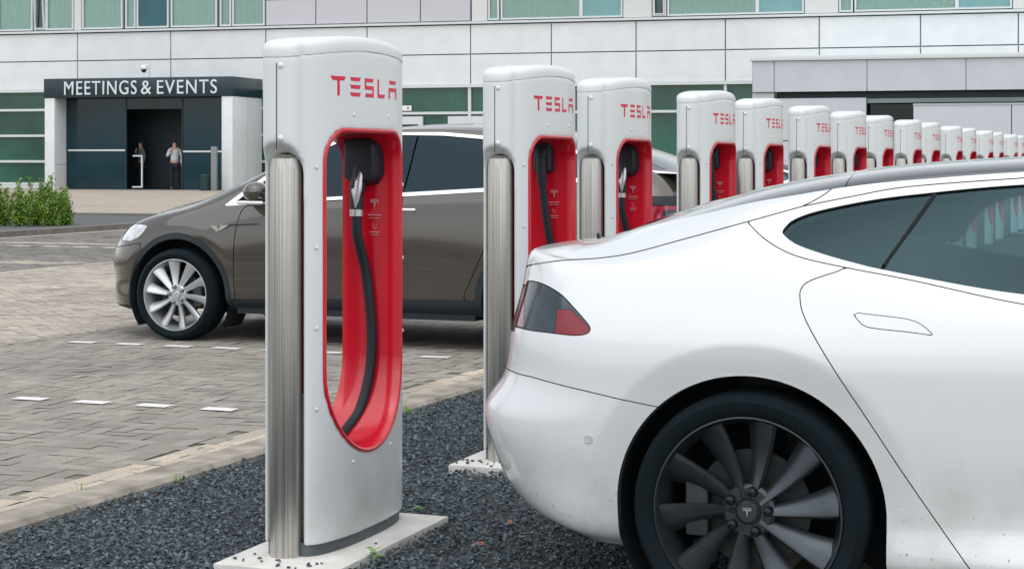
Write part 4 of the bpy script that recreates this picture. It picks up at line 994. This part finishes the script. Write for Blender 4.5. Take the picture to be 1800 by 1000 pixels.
    def on_surface(px, py, w, off=0):
        """point on the near flank under a photo pixel, at half width w"""
        d2_ = Fv+Rv*(px-900)/FOC; D = (yc-w)/d2_[1]; return Vector((-(d2_[0]*D-x0), w+off, EYE+(279-py)/FOC*D))
    for s in (1, -1):
        # badge on the front wing
        pts = [on_surface(*p, .972) for p in ((371,397),(403,395.5),(393,403),(382,407.5))]
        V = [(p.x, s*(p.y-.004), p.z) for p in pts]+[(p.x, s*(p.y+.012), p.z) for p in pts]
        b = MB().add(V, [(0, 1, 2, 3), (4, 7, 6, 5)]+[(i, (i+1) % 4, 4+(i+1) % 4, 4+i) for i in range(4)]).build('wing_badge', chrome, root)
        cc = on_surface(385, 400.5, .972); emblem('badge_emblem', gap_m, b, (cc.x, s*(cc.y+.0125), cc.z), (-s, 0, 0), (0, 0, 1), .034, .001)
        # crease strip behind the badge
        l = [on_surface(x, y, .972) for x, y in ((403,395.6),(430,394.8),(455,394))]; MB().tube([(p.x, s*(p.y+.002), p.z) for p in l], .0035, 6).build('crease_line', gap_m, root)
        # door handle
        p = on_surface(712, 369, .955); MB().box(p.x-.09, p.x+.10, s*p.y-.004 if s > 0 else s*p.y-.022, s*p.y+.022 if s > 0 else s*p.y+.004, p.z-.011, p.z+.012).build('door_handle', chrome, root, bevel=.008)
        # mirror
        mb = MB(); V = []; F = []
        for i in range(11):
            a = math.pi*i/10
            for k in range(16):
                b_ = 2*math.pi*k/16; V.append((2.20+.10*math.sin(a)**.8*math.cos(b_)-.02*math.cos(a), s*(1.06+.135*math.cos(a)), 1.150+.078*math.sin(a)**.7*math.sin(b_)))
        for i in range(10): F += [(i*16+k, i*16+(k+1) % 16, (i+1)*16+(k+1) % 16, (i+1)*16+k) for k in range(16)]
        mo = mb.add(V, F).build('wing_mirror', paint, root, smooth=True)
        MB().box(2.10, 2.32, s*1.03-.12, s*1.03+.12, 1.055, 1.085).build('mirror_foot', chrome, mo, bevel=.012)
    # spoiler at the top of the tail
    MB().box(-1.0, -.84, -.60, .60, 1.20, 1.289).build('spoiler_mount', gap_m, root, bevel=.01)
    MB().add([(-1.06, y, z) for y, z in ((-.66, 1.290), (.66, 1.290))]+[(-.74, y, z) for y, z in ((-.71, 1.300), (.71, 1.300))]+[(-1.06, y, z) for y, z in ((-.66, 1.312), (.66, 1.312))]+[(-.74, y, z) for y, z in ((-.70, 1.318), (.70, 1.318))],
             [(0, 1, 3, 2), (4, 6, 7, 5), (0, 4, 5, 1), (2, 3, 7, 6), (0, 2, 6, 4), (1, 5, 7, 3)]).build('spoiler', silver, root)
    MB().box(-.9, 3.6, -.62, .62, .22, .30).box(.5, 2.45, -.9, .9, .22, .28).build('underbody', cab_dark, root)
    MB().box(.5, 2.42, -.86, .86, .56, .66).box(-.7, .49, -.58, .58, .56, .66).build('cabin_floor', cab_dark, root); MB().box(2.1, 2.75, -.75, .75, .85, 1.0).build('dashboard', cab_dark, root, bevel=.04)
    for u_, v_ in ((1.35, .4), (1.35, -.4), (.35, .4), (.35, -.4), (.35, 0)):
        s_ = seat(root, u_, v_, seat_m); s_.location.z = .14
    arch_liner(root, 0, Z0, .44, .92, .60, liner_m); arch_liner(root, 2.95, Z0, .44, .92, .60, liner_m)
    for u_ in (0., 2.95):
        for v_ in (-.865, .865): make_wheel(root, u_, v_, Z0, .353, .272, .265, silver_rim, -1 if v_ < 0 else 1, None, spin=.1, blade=.044)
    return root
crossover()
# dark sedan further along the row, copied from the white one and repainted
dark_paint = mat('dark_blue_paint', (.012, .025, .04), .25, .3, coat=1)
def repaint(o, table):
    if o.type == 'MESH' and any(m and m.name in table for m in o.data.materials):
        o.data = o.data.copy()
        for i, m in enumerate(o.data.materials):
            if m and m.name in table: o.data.materials[i] = table[m.name]
        if o.name.startswith('window_surround'): o.data.materials[0] = bright_trim
    for ch in o.children: repaint(ch, table)
dk = copy_tree(sedan_root); dk.location = (-4.14, 21.77, 0); dk.rotation_euler = (0, 0, math.pi)
repaint(dk, {'white_paint': dark_paint, 'dark_rim': silver_rim})
tag(dk, 'dark blue car with bright window trim, mostly hidden between the fifth and sixth chargers', 'car', 'parked cars')
# ================================================================ HOTEL
def fs(px, off=0.): u = (px-900)/FOC; return (u*(62+.9604*off)-.2785*off)/(.9604+.2785*u)
def fz(px, py, off=0.): s = fs(px, off); return EYE+(279-py)*(62-.2785*s+.9604*off)/FOC
DX = Rv*.9604-Fv*.2785; O_ = Fv*62; FRZ = math.atan2(DX[1], DX[0])
G = .27
panel_w = mat('cladding_white', (.69, .715, .73), .35, coat=.2, var=.02, vscale=.4, stain_reflect=.07, sscale=1.2)
panel_l = mat('cladding_lilac', (.50, .50, .545), .4, coat=.2, var=.03, vscale=.4)
panel_g = mat('cladding_grey', (.48, .51, .56), .4, coat=.2, var=.02, vscale=.4, stain_reflect=.06, sscale=1.2)
pier_m = mat('pier_beige', (.60, .62, .61), .5)
joint = mat('facade_joint', (.40, .42, .43), .7)
frame_m = mat('aluminium_frame', (.60, .64, .65), .45, .1)
green_gl = mat('green_glazing', (.026, .105, .080), .05, var=.5, vscale=.22, spec=.6, stain_reflect=.35, sscale=.35)  # mottled green tone painted in to suggest trees mirrored in the glass
blue_gl = mat('blue_glazing', (.02, .10, .13), .05, var=.2, vscale=.5)
pane_gl = glass('window_glass', (.86, .95, .93), 1.5)
curtain_m = mat('curtain', (.66, .72, .67), .9)
room_m = mat('room_dark', (.05, .09, .09), .9)
navy = mat('navy_fascia', (.006, .024, .035), .35, coat=.2)
B = empty('hotel_building', (O_[0], O_[1], 0), FRZ, 'long hotel with white panel cladding and curtained windows behind the car park', 'building')
S0, S1 = fs(-60)-4, fs(1860)+6
zL1, zL2, zL3 = 6.14, 5.09, 4.02
MB().box(S0, S1, .25, 14, G-.3, 12.5).build('core_wall', room_m, B)
MB().box(S0, S1, .10, .24, zL3-.02, zL1).build('joint_backing', joint, B)
def pnl(x0, x1, z0, z1, m, nm='cladding_panel', y=0.0, t=.06, g=.02):
    return MB().box(x0+g, x1-g, y, y+t, z0+g, z1-g).build(nm, m, B, bevel=.006, seg=1)
vj = [-60, 136, 300, 467, 827, 969, 1118, 1275, 1440, 1618, 1790, 1880]; xs = [fs(v) for v in vj]
for i in range(len(xs)-1):
    mids = [xs[i], xs[i+1]] if i != 3 else [xs[3], fs(645), xs[4]]
    for a, b in zip(mids[:-1], mids[1:]):
        pnl(a, b, zL2, zL1, panel_w); pnl(a, b, zL3, zL2, panel_w)
MB().box(S0, S1, -.10, .10, zL1+.02, zL1+.10).build('sill', frame_m, B)
MB().box(S0, S1, -.05, .09, zL3-.10, zL3+.02).build('sill', frame_m, B)
# lilac spandrel bay on the first floor
x3, x4 = fs(467), fs(827)
MB().box(x3, x4, .10, .24, zL1+.1, 12).build('joint_backing', joint, B)
for a, b in zip([467, 555, 645, 739], [555, 645, 739, 827]):
    for z0, z1 in ((zL1+.12, zL1+1.06), (zL1+1.06, zL1+2.9), (zL1+2.9, zL1+4.5)): pnl(fs(a), fs(b), z0, z1, panel_l if z0 < 6.5 else panel_g, g=.02)
# windows of the first floor
zw0, zw1 = zL1+.14, zL1+2.3
def window(p0, p1, kind='curtain', tilt=0):
    x0, x1 = fs(p0), fs(p1); f = MB(); fw = .06
    f.box(x0, x0+fw, .0, .16, zw0, zw1).box(x1-fw, x1, .0, .16, zw0, zw1).box(x0+fw, x1-fw, .0, .16, zw0, zw0+fw).box(x0+fw, x1-fw, .0, .16, zw1-fw, zw1)
    fo = f.build('window', frame_m, B)
    mb = MB().box(x0+fw, x1-fw, .06, .075, zw0+fw, zw1-fw); po = mb.build('pane', pane_gl if kind != 'blue' else blue_gl, fo)
    if tilt:
        s_ = MB(); w = .045; s_.box(0, w, -.02, .03, 0, zw1-zw0-.1).box(x1-x0-.1-w, x1-x0-.1, -.02, .03, 0, zw1-zw0-.1).box(w, x1-x0-.1-w, -.02, .03, 0, w)
        so_ = s_.build('open_sash', frame_m, fo); so_.location = (x0+.05, -.04, zw0+.05); so_.rotation_euler = (R_(5), 0, 0)
    if kind == 'curtain':
        n = max(6, int((x1-x0)/.035)); V = []; F = []
        ph = rnd.uniform(0, 6)
        for k in range(n+1):
            x = x0+fw+(x1-x0-2*fw)*k/n; y = .125+.026*math.sin(k*1.15+ph+1.5*math.sin(k*.13+ph))+.012*math.sin(k*2.7)
            V += [(x, y, zw0), (x, y, zw1)]
        for k in range(n): F.append((2*k, 2*k+2, 2*k+3, 2*k+1))
        mesh_obj('curtain', V, F, curtain_m, fo, smooth=True)
    return fo
MB().box(S0, fs(467), .24, .26, zw0, zw1).build('reveal', room_m, B)
WN = [(-70,-6,'curtain',0),(-4,57,'curtain',0),(60,81,'dark',1),(81,129,'curtain',0),(144,215,'curtain',0),(220,238,'curtain',0),(240,296,'blue',0),(300,381,'curtain',0),(386,406,'curtain',0),(408,465,'curtain',0),
      (858,877,'curtain',0),(880,1021,'curtain',0),(1021,1094,'pale',0),(1147,1171,'dark',1),(1173,1331,'curtain',0),(1331,1413,'pale',0),(1475,1499,'curtain',0),(1502,1682,'curtain',0),(1682,1779,'pale',0),(1830,1860,'curtain',0)]
pale = mat('pale_glazing', (.16, .33, .34), .08, var=.06)
for p0, p1, k, t in WN:
    o = window(p0, p1, 'curtain' if k == 'curtain' else ('blue' if k == 'blue' else 'dark'), t)
    if k == 'pale':
        for ch in o.children:
            if ch.name.startswith('pane'): ch.data.materials[0] = pale
for p0, p1 in ((130,143),(829,857),(1095,1146),(1414,1474),(1780,1829)):
    pnl(fs(p0), fs(p1), zL1+.11, zw1, pier_m, 'pier', g=.008)
pnl(S0, S1, zw1+.02, 12.4, panel_w, 'upper_cladding')
# ground floor glazing
zb = G+.12
def glaz(p0, p1, mull, verts, m=green_gl):
    x0, x1 = fs(p0), fs(p1)
    MB().box(x0, x1, .12, .15, zb, zL3-.1).build('ground_floor_glazing', m, B)
    for z in mull: MB().box(x0, x1, .02, .12, z-.045, z+.045).build('transom', frame_m, B)
    for v in verts: MB().box(fs(v)-.05, fs(v)+.05, .0, .119, zb, zL3-.1).build('mullion', frame_m, B)
glaz(-70, 470, (fz(40,194), fz(40,239), fz(40,284), fz(40,323)), (-50,))
glaz(470, 1330, (fz(780,199),), (558, 640, 825, 1000, 1275))
for p in (716, 830):       # white framed door heads beside the mullions
    x0, x1 = fs(p), fs(p+30 if p > 800 else p+27); f = MB(); f.box(x0-.9, x1, -.02, .10, 2.62, 2.9).box(x1-.16, x1, -.02, .10, G, 2.62); f.build('door_frame', frame_m, B)
MB().box(S0, S1, -.02, .2, G-.3, G+.12).build('plinth', frame_m, B)
# small house-number plate on the glazing
x0 = fs(711); q = MB().box(fs(706), fs(722), .06, .10, fz(712,195), fz(712,186)).build('number_plate', mat('plate_white', (.75, .77, .78), .5), B)
t = text_mesh('plate_text', '8', .10, gap_m, q, ext=.002); t.location = (fs(716.2)-.03, .055, fz(712,193)+.01)
# ---------------------------------------------------------------- entrance portico
PO = -2.6
E_ = empty('entrance_portico', (O_[0], O_[1], 0), FRZ, 'dark-topped entrance porch with MEETINGS & EVENTS lettering and white pillars', 'entrance')
xl, xr = fs(77, PO), fs(409, PO); zt, zf = fz(230,137,PO), fz(230,171,PO)
MB().box(xl, xr, PO, -.06, zf, zt).build('fascia', navy, E_, bevel=.01)
w_ = fs(95, PO)-xl; w2 = xr-fs(389, PO)
riv = mat('panel_rivets', (.42, .44, .45), .5)
for a, b in ((xl+.02, xl+w_), (xr-w2+.0, xr-.02)):
    MB().box(a, b, PO+.03, -.07, G-.2, zf-.004).build('pillar', panel_w, E_, bevel=.008)
    r = MB()
    for x in (a+.05, b-.05):
        for k in range(5): r.dome((x, PO+.028, G+.15+k*(zf-G-.3)/4), .018, (0, -1, 0), n=6)
    for x in (PO+.2, PO+1.3, PO+2.4):
        for k in range(5): r.dome((xr-.018, x, G+.15+k*(zf-G-.3)/4), .018, (1, 0, 0), n=6)
    r.build('pillar_rivets', riv, E_)
for y in (PO+1.3,): MB().box(xr-.022, xr-.016, y-.012, y+.012, G, zf-.01).build('panel_joint', joint, E_)
MB().box(xl+w_-.002, xl+w_+.004, PO+.05, PO+1.1, fz(110,289,PO), fz(110,291,PO)+.02).build('panel_joint', joint, E_)
# recessed glazing and lobby
GY = PO+.85; g0, g1 = xl+w_+.01, xr-w2-.01
def gx(px): return fs(px, GY)
lob = MB(); lob.box(g0, g1, -.10, -.07, G, zf).box(g0, g1, GY, -.1, G-.05, G+.02); lob.build('lobby', mat('lobby_dark', (.006, .018, .026), .6), E_)
dgl = mat('entrance_glass', (.001, .026, .040), .03, spec=.5, var=.5, vscale=.25); cgl = glass('door_glass', (.22, .30, .33), 1.5)
MB().box(g0, gx(222), GY, GY+.02, G+.02, zf-.004).build('glass_wall', dgl, E_)
MB().box(gx(322), g1, GY, GY+.02, G+.02, zf-.004).build('glass_wall', dgl, E_)
MB().box(gx(222), gx(322), GY, GY+.03, fz(270,192,GY), zf-.004).build('door_header', dgl, E_)
MB().box(g0+.1, gx(221), GY-.06, GY-.02, fz(180,266,GY), fz(180,263,GY)).build('hand_rail', frame_m, E_)
MB().box(gx(323), g1-.05, GY-.06, GY-.02, fz(350,268,GY), fz(350,265,GY)).build('hand_rail', frame_m, E_)
for x in (gx(222), gx(321)): MB().box(x-.02, x+.02, GY-.03, GY+.05, G, zf-.02).build('door_post', navy, E_)
d_ = MB(); a, b, z0, z1 = gx(236), gx(253), fz(245,330,GY-.1), fz(245,273,GY-.1)
d_.box(b-.05, b, GY-.12, GY-.07, z0, z1).box(a, b-.05, GY-.12, GY-.07, z1-.05, z1).box(a-.02, b-.05, GY-.12, GY-.07, z0, z0+.05); d_.build('door_leaf', frame_m, E_)
for wd_, p0, p1 in (('MEETINGS', 114, 241), ('&', 249, 267), ('EVENTS', 277, 382)):
    tm = text_mesh('lettering', wd_, fz(230,140.5,PO)-fz(230,165.5,PO), mat('sign_letters', (.62, .68, .72), .5), E_, width=fs(p1,PO)-fs(p0,PO), ext=.02, bold=.0, space=1.16)
    tm.location = (fs(p0, PO), PO-.03, fz(230,166,PO))
# security camera
cpx = fs(260, PO+.8); cz = zt
Cm = empty('security_camera', (O_[0]+DX[0]*cpx-DX[1]*(PO+.8), O_[1]+DX[1]*cpx+DX[0]*(PO+.8), zt), FRZ, 'small white dome security camera on a pole above the entrance sign', 'camera')
MB().tube([(.06, 0, 0), (.06, 0, .55)], .03, 8).build('pole', frame_m, Cm); MB().tube([(.06, 0, .48), (-.08, -.05, .48)], .03, 8).build('arm', frame_m, Cm)
MB().lathe([(.03, .50), (.11, .46), (.13, .38), (.12, .33)], 14, origin=(-.12, -.08, 0)).build('housing', panel_w, Cm, angle=50); MB().lathe([(.10, .33), (.09, .27), (.05, .22), (.01, .21)], 14, origin=(-.12, -.08, 0)).build('dome', black_plastic, Cm, angle=50)
def fworld(s, off, z): return (O_[0]+DX[0]*s-DX[1]*off, O_[1]+DX[1]*s+DX[0]*off, z)
# grey post before the right glass wall
bo = PO-.5; bx = fs(376.5, bo)
bol = MB().box(-.10, .10, -.06, .06, -.1, 1.55).build('info_post', mat('post_grey', (.20, .21, .22), .5), bevel=.01); bol.location = fworld(bx, bo, G); bol.rotation_euler = (0, 0, FRZ)
tag(bol, 'slim grey metal post standing before the right glass wall of the entrance', 'post')
tb = MB().lathe([(.16, 0), (.20, .02), (.22, .55), (.19, .58)], 16).build('litter_bin', mat('bin_green', (.004, .03, .03), .5), angle=40); tb.location = fworld(fs(362, PO-.3), PO-.3, G); tag(tb, 'low dark bin beside the grey post at the entrance', 'bin')
# ---------------------------------------------------------------- people
skin = mat('skin', (.42, .25, .18), .6); shirt = mat('white_shirt', (.52, .54, .58), .8); trousers = mat('dark_trousers', (.008, .010, .018), .8); hair_m = mat('dark_hair', (.01, .008, .007), .8); shirt2 = mat('grey_shirt', (.09, .115, .13), .8)
def skinned(name, verts, edges, radii, m, parent=None, sub=1):
    me = bpy.data.meshes.new(name); me.from_pydata(verts, edges, []); o = bpy.data.objects.new(name, me); scn.collection.objects.link(o)
    md = o.modifiers.new('s', 'SKIN'); md.use_smooth_shade = True
    for i, r in enumerate(radii): me.skin_vertices[0].data[i].radius = (r, r) if not isinstance(r, tuple) else r
    me.skin_vertices[0].data[0].use_root = True
    ss = o.modifiers.new('u', 'SUBSURF'); ss.levels = sub; ss.render_levels = sub
    m2 = evaluated_mesh(o); m2.name = name; bpy.data.objects.remove(o); m2.materials.clear(); m2.materials.append(m)
    return link(bpy.data.objects.new(name, m2), parent)
def person(loc, rz, sh, label):
    """standing figure, one arm bent up to the ear; x is its left/right, -y the way it faces"""
    V = [(0,0,.95),(0,.01,1.12),(0,.02,1.32),(0,.01,1.46),(0,-.01,1.55),(0,-.02,1.63),(0,-.02,1.72),
         (-.10,0,.88),(-.11,-.01,.50),(-.11,.02,.09),(-.11,-.14,.04),
         (.10,0,.88),(.12,-.02,.50),(.13,.02,.09),(.14,-.13,.04),
         (-.18,.02,1.42),(-.27,-.02,1.18),(-.14,-.16,1.36),(-.10,-.12,1.50),
         (.18,.02,1.42),(.25,.04,1.14),(.24,-.04,.90),(.24,-.05,.82)]
    Eg = [(0,1),(1,2),(2,3),(3,4),(4,5),(5,6),(0,7),(7,8),(8,9),(9,10),(0,11),(11,12),(12,13),(13,14),(3,15),(15,16),(16,17),(17,18),(3,19),(19,20),(20,21),(21,22)]
    Rr = [(.15,.11),(.14,.10),(.17,.11),(.10,.08),(.055,.055),(.085,.095),(.06,.07),.09,.065,.045,.035,.09,.065,.045,.035,.06,.05,.04,.04,.06,.05,.04,.04]
    b = skinned('person', V, Eg, Rr, skin); b.location = loc; b.rotation_euler = (0, 0, rz)
    # clothing as shells a little larger than the body
    ti = [0,1,2,3,15,16,17,19,20,21]; mp = {a: i for i, a in enumerate(ti)}
    skinned('shirt', [V[i] for i in ti], [(mp[a], mp[c]) for a, c in Eg if a in mp and c in mp], [tuple(np.array(Rr[i] if isinstance(Rr[i], tuple) else (Rr[i], Rr[i]))*1.14) for i in ti], sh, b)
    li = [0,7,8,9,10,11,12,13,14]; mp = {a: i for i, a in enumerate(li)}
    skinned('trousers', [V[i] for i in li], [(mp[a], mp[c]) for a, c in Eg if a in mp and c in mp], [tuple(np.array(Rr[i] if isinstance(Rr[i], tuple) else (Rr[i], Rr[i]))*1.15) for i in li], trousers, b)
    hm = MB(); Vh = []; Fh = []
    for i in range(6):
        a = math.pi*.55*i/5
        for k in range(14): t = 2*math.pi*k/14; Vh.append((.095*math.sin(a)*math.cos(t), -.005+.11*math.sin(a)*math.sin(t)+.012, 1.69+.115*math.cos(a)))
    for i in range(5): Fh += [(i*14+k, i*14+(k+1) % 14, (i+1)*14+(k+1) % 14, (i+1)*14+k) for k in range(14)]
    hm.add(Vh, Fh).build('hair', hair_m, b, smooth=True)
    return tag(b, label, 'person')
person(fworld(fs(307, GY+.25), GY+.25, G+.02), FRZ+R_(25), shirt, 'person in a white shirt and dark trousers standing in the doorway, hand at the ear')
person(fworld(fs(243, GY+.9), GY+1.1, G+.02), FRZ-R_(40), shirt2, 'person in a greyish shirt dimly seen inside the lobby behind the door leaf')
# ---------------------------------------------------------------- grey annex on the right
AO = -6.5
N_ = empty('grey_annex', (O_[0], O_[1], 0), FRZ, 'low grey panelled annex with a flat overhanging top band in front of the hotel', 'building')
def ax(px, o=AO): return fs(px, o)
def az(px, py, o=AO): return fz(px, py, o)
zt, z1, z2 = az(1560, 99), az(1560, 160), az(1560, 171)
MB().box(ax(1322), S1+6, AO+.03, -.2, z1+.01, zt-.09).build('band_core', joint, N_)
MB().box(ax(1322)-.06, S1+6, AO-.08, -.2, zt-.09, zt+.05).build('coping', frame_m, N_, bevel=.01)
vs = [1322, 1361, 1524, 1698, 1880]
for a, b in zip(vs[:-1], vs[1:]): MB().box(ax(a)+.02, ax(b)-.02, AO, AO+.04, z1, zt-.10).build('band_panel', panel_g, N_, bevel=.005, seg=1)
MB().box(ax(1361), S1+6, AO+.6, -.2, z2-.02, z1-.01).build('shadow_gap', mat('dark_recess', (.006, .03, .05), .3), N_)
zj = az(1440, 247, AO+.1)
for (p0, p1, za, zb_) in ((1322, 1361, zj, z2+.3), (1361, 1523, zj, z2-.01), (1322, 1523, G-.2, zj-.03)):
    MB().box(ax(p0, AO+.1)+.01, ax(p1, AO+.1)-.01, AO+.1, AO+.3, za, min(zb_, z1-.02)).build('wall_panel', panel_g, N_, bevel=.005, seg=1)
MB().box(ax(1523, AO+.1), S1+6, AO+.25, AO+.5, az(1660, 180), az(1660, 172)).build('beam', mat('beam_grey', (.22, .27, .29), .5), N_, bevel=.01)
MB().box(ax(1523), ax(1610), AO+.9, AO+.92, G, z2-.02).build('window_glazing', glass('annex_glass', (.16, .27, .32), 1.5), N_)
MB().box(ax(1500), ax(1660), AO+3.4, AO+3.5, G, z2).build('room_wall', mat('room_teal', (.05, .10, .12), .8), N_)
for a, b in ((1605, 1778), (1778, 1900)):
    MB().box(ax(a, AO-.4)+.012, ax(b, AO-.4)-.012, AO-.4, AO-.2, G-.2, az(1700, 185, AO-.4)).build('screen_panel', panel_g, N_, bevel=.005, seg=1)
MB().box(ax(1605, AO-.4), ax(1900, AO-.4), AO-.42, AO-.18, az(1700, 185, AO-.4), az(1700, 183, AO-.4)+.02).build('screen_cap', joint, N_)
tbl = MB(); tx = ax(1545, AO+2); tbl.box(tx-.9, tx+.7, AO+1.8, AO+2.5, 2.42, 2.47).box(tx+.2, tx+.25, AO+2, AO+2.05, G, 2.42).build('window_table', panel_g, N_)
ps = person(fworld(ax(1582, AO+1.6), AO+1.6, 1.35), FRZ+R_(180), mat('black_coat', (.008, .014, .02), .8), 'person in dark clothes seen from behind through the annex window')
MB().box(ax(1500), ax(1660), AO+.95, AO+3.4, 1.25, 1.35).build('window_floor', joint, N_)
# ---------------------------------------------------------------- shrubs in the bed
leaf_a = mat('shrub_leaf', (.07, .17, .015), .55, cola=(.20, .32, .03), island=.35); wood = mat('shrub_stem', (.06, .045, .03), .9)
def shrub(px, D, h, w, label, seed):
    r = random.Random(seed); p = at(px, 279+FOC*(EYE-.1)/D, D); root = empty('shrub', (p.x, p.y, .08), 0, label, 'shrub', 'shrubs in the planting bed')
    st = MB(); V = []; F = []
    for k in range(13):
        a = r.uniform(0, 6.28); l = r.uniform(.10, 1)*w; tip = Vector((math.cos(a)*l, math.sin(a)*l*.7, h*r.uniform(.52, 1.12)*(1-.2*(l/w)**2))); b = Vector((tip.x*.2, tip.y*.2, 0)); m_ = (b+tip)/2+Vector((tip.x*.12, tip.y*.12, 0))
        st.tube([b, m_, tip], [.012, .008, .003], 5)
        for q in range(210):
            t = r.uniform(.08, 1.0); c = (b*(1-t)**2+m_*2*t*(1-t)+tip*t*t); rr = .125*(1-.62*t)
            c = c+Vector((r.gauss(0, rr*.62), r.gauss(0, rr*.62), r.gauss(0, .03))); s = r.uniform(.018, .036)
            d = Vector((r.gauss(0, 1), r.gauss(0, 1), r.gauss(.5, .8))).normalized(); e = d.orthogonal().normalized(); e = (Matrix.Rotation(r.uniform(0, 6.28), 3, d) @ e); i0 = len(V)
            V += [c-d*s, c+e*s*.45, c+d*s, c-e*s*.45]; F.append((i0, i0+1, i0+2, i0+3))
    st.build('stems', wood, root); mesh_obj('foliage', V, F, leaf_a, root)
for i, (px, D, h, w, lb) in enumerate([(-45, 34.0, .85, .40, 'shrub cut by the left picture edge, leftmost of the bed'), (2, 34.3, .80, .42, 'bushy green shrub second from the left in the bed, touching the picture edge'), (40, 34.0, .86, .40, 'shrub in the middle of the clump before the green glazing'), (64, 34.5, .93, .38, 'tallest green shrub of the clump, left of the white entrance pillar'),
        (90, 34.1, .90, .36, 'full green shrub just before the foot of the white entrance pillar'), (113, 34.6, .72, .28, 'thin loose shrub with open twigs at the right end of the clump')]): shrub(px, D, h, w, lb, 20+i)
# ---------------------------------------------------------------- weeds, leaves, loose chips
weed_m = mat('weed_green', (.14, .34, .02), .5, island=.3)
def weed(x, y, z, h, n, label, seed, broad=True):
    r = random.Random(seed); root = empty('weed', (x, y, z), 0, label, 'weed', 'weeds in the gravel'); V = []; F = []; st = MB(); st.tube([(0, 0, 0), (.004, 0, h*.5), (0, .004, h)], [.002, .0015, .001], 5)
    for k in range(n):
        a = 2*math.pi*k/n+r.uniform(-.4, .4); zz = h*(.35+.65*r.random()) if broad else 0; L = h*(.75 if broad else 1.3)*r.uniform(.7, 1.1); w = L*(.30 if broad else .08); up = r.uniform(.1, .7) if broad else r.uniform(1, 2.5)
        d = Vector((math.cos(a), math.sin(a), 0)); s = Vector((-d.y, d.x, 0)); i0 = len(V); N = Vector((0, 0, 1))
        V += [Vector((0, 0, zz)), Vector((0, 0, zz))+d*L*.45+s*w+N*L*.3*up, Vector((0, 0, zz))+d*L+N*L*(.15 if broad else up), Vector((0, 0, zz))+d*L*.45-s*w+N*L*.3*up]; F.append((i0, i0+1, i0+2, i0+3))
    st.build('stem', weed_m, root); mesh_obj('leaves', V, F, weed_m, root); return root
for i, (px, py, h, n, lb, br) in enumerate([(660, 985, .055, 9, 'small leafy weed sprouting at the edge of the nearest concrete slab', True), (735, 897, .03, 7, 'tiny weed in the gravel behind the right corner of the nearest slab', True), (716, 728, .028, 16, 'grass tuft against the kerb right of the nearest charger', False),
        (310, 850, .022, 14, 'low weed growing where kerb and gravel meet, left of the nearest charger', False), (143, 868, .028, 6, 'single bright green sprout on the kerb stones at the lower left', False)]):
    p = ground_at(px, py, 0); weed(p.x, p.y, -.012 if br else 0.0, h, n, lb, 50+i, br)
dry = mat('dry_leaf', (.30, .11, .06), .8, var=.2, vscale=40)
for i, (px, py, lb) in enumerate([(898, 918, 'curled orange-brown dry leaf lying on the gravel left of the sedan bumper'), (844, 956, 'flat reddish dry leaf on the gravel, nearest the bottom edge'), (640, 982, 'pale brown dry leaf beside the leafy weed at the slab edge')]):
    p = ground_at(px, py, 0); L = .028; V = [(-L, 0, 0), (-L*.3, L*.45, .006), (L*.5, L*.4, .004), (L, 0, .008), (L*.4, -L*.45, .003), (-L*.4, -L*.4, .007), (0, 0, .001)]
    o = mesh_obj('fallen_leaf', V, [(k, (k+1) % 6, 6) for k in range(6)], dry); o.location = (p.x, p.y, .0); o.rotation_euler = (.1, .15, rnd.uniform(0, 6)); tag(o, lb, 'leaf', 'dry leaves on the gravel')
# loose chips on the slabs
chip_m = gm; V = []; F = []; k = 0; c0 = CH[0].location; c1 = CH[1].location
spots = []
for _ in range(26): spots.append((c0.x+rnd.uniform(-.18, .26), c0.y+rnd.choice([rnd.uniform(-.19, -.08), rnd.uniform(-.18, .78)])))
for _ in range(16): spots.append((c1.x+rnd.uniform(-.18, .1), c1.y+rnd.uniform(-.19, -.02)))
for x, y in spots:
    near = c0 if y < c1.y-.5 else c1; a = y-near.y
    if -.07 < a < .8 and abs(x-near.x) < hb(min(max(a, -.06), .79))+.012 or math.hypot(x-near.x, a) < .075: continue
    b, f = STONES[rnd.randrange(24)]; s = rnd.uniform(.016, .027); M = np.array(Matrix.Rotation(rnd.uniform(0, 6), 3, 'Z'))
    V.append(b@M.T*s+np.array([x, y, .02+s*.2])); F.extend([[i+k for i in ff] for ff in f]); k += len(b)
tag(mesh_obj('loose_chippings', np.concatenate(V), F, mat('chip_stone', (.05, .06, .065), .8, island=.4)), 'loose dark stone chips scattered over the pale charger slabs', 'gravel', kind='stuff')
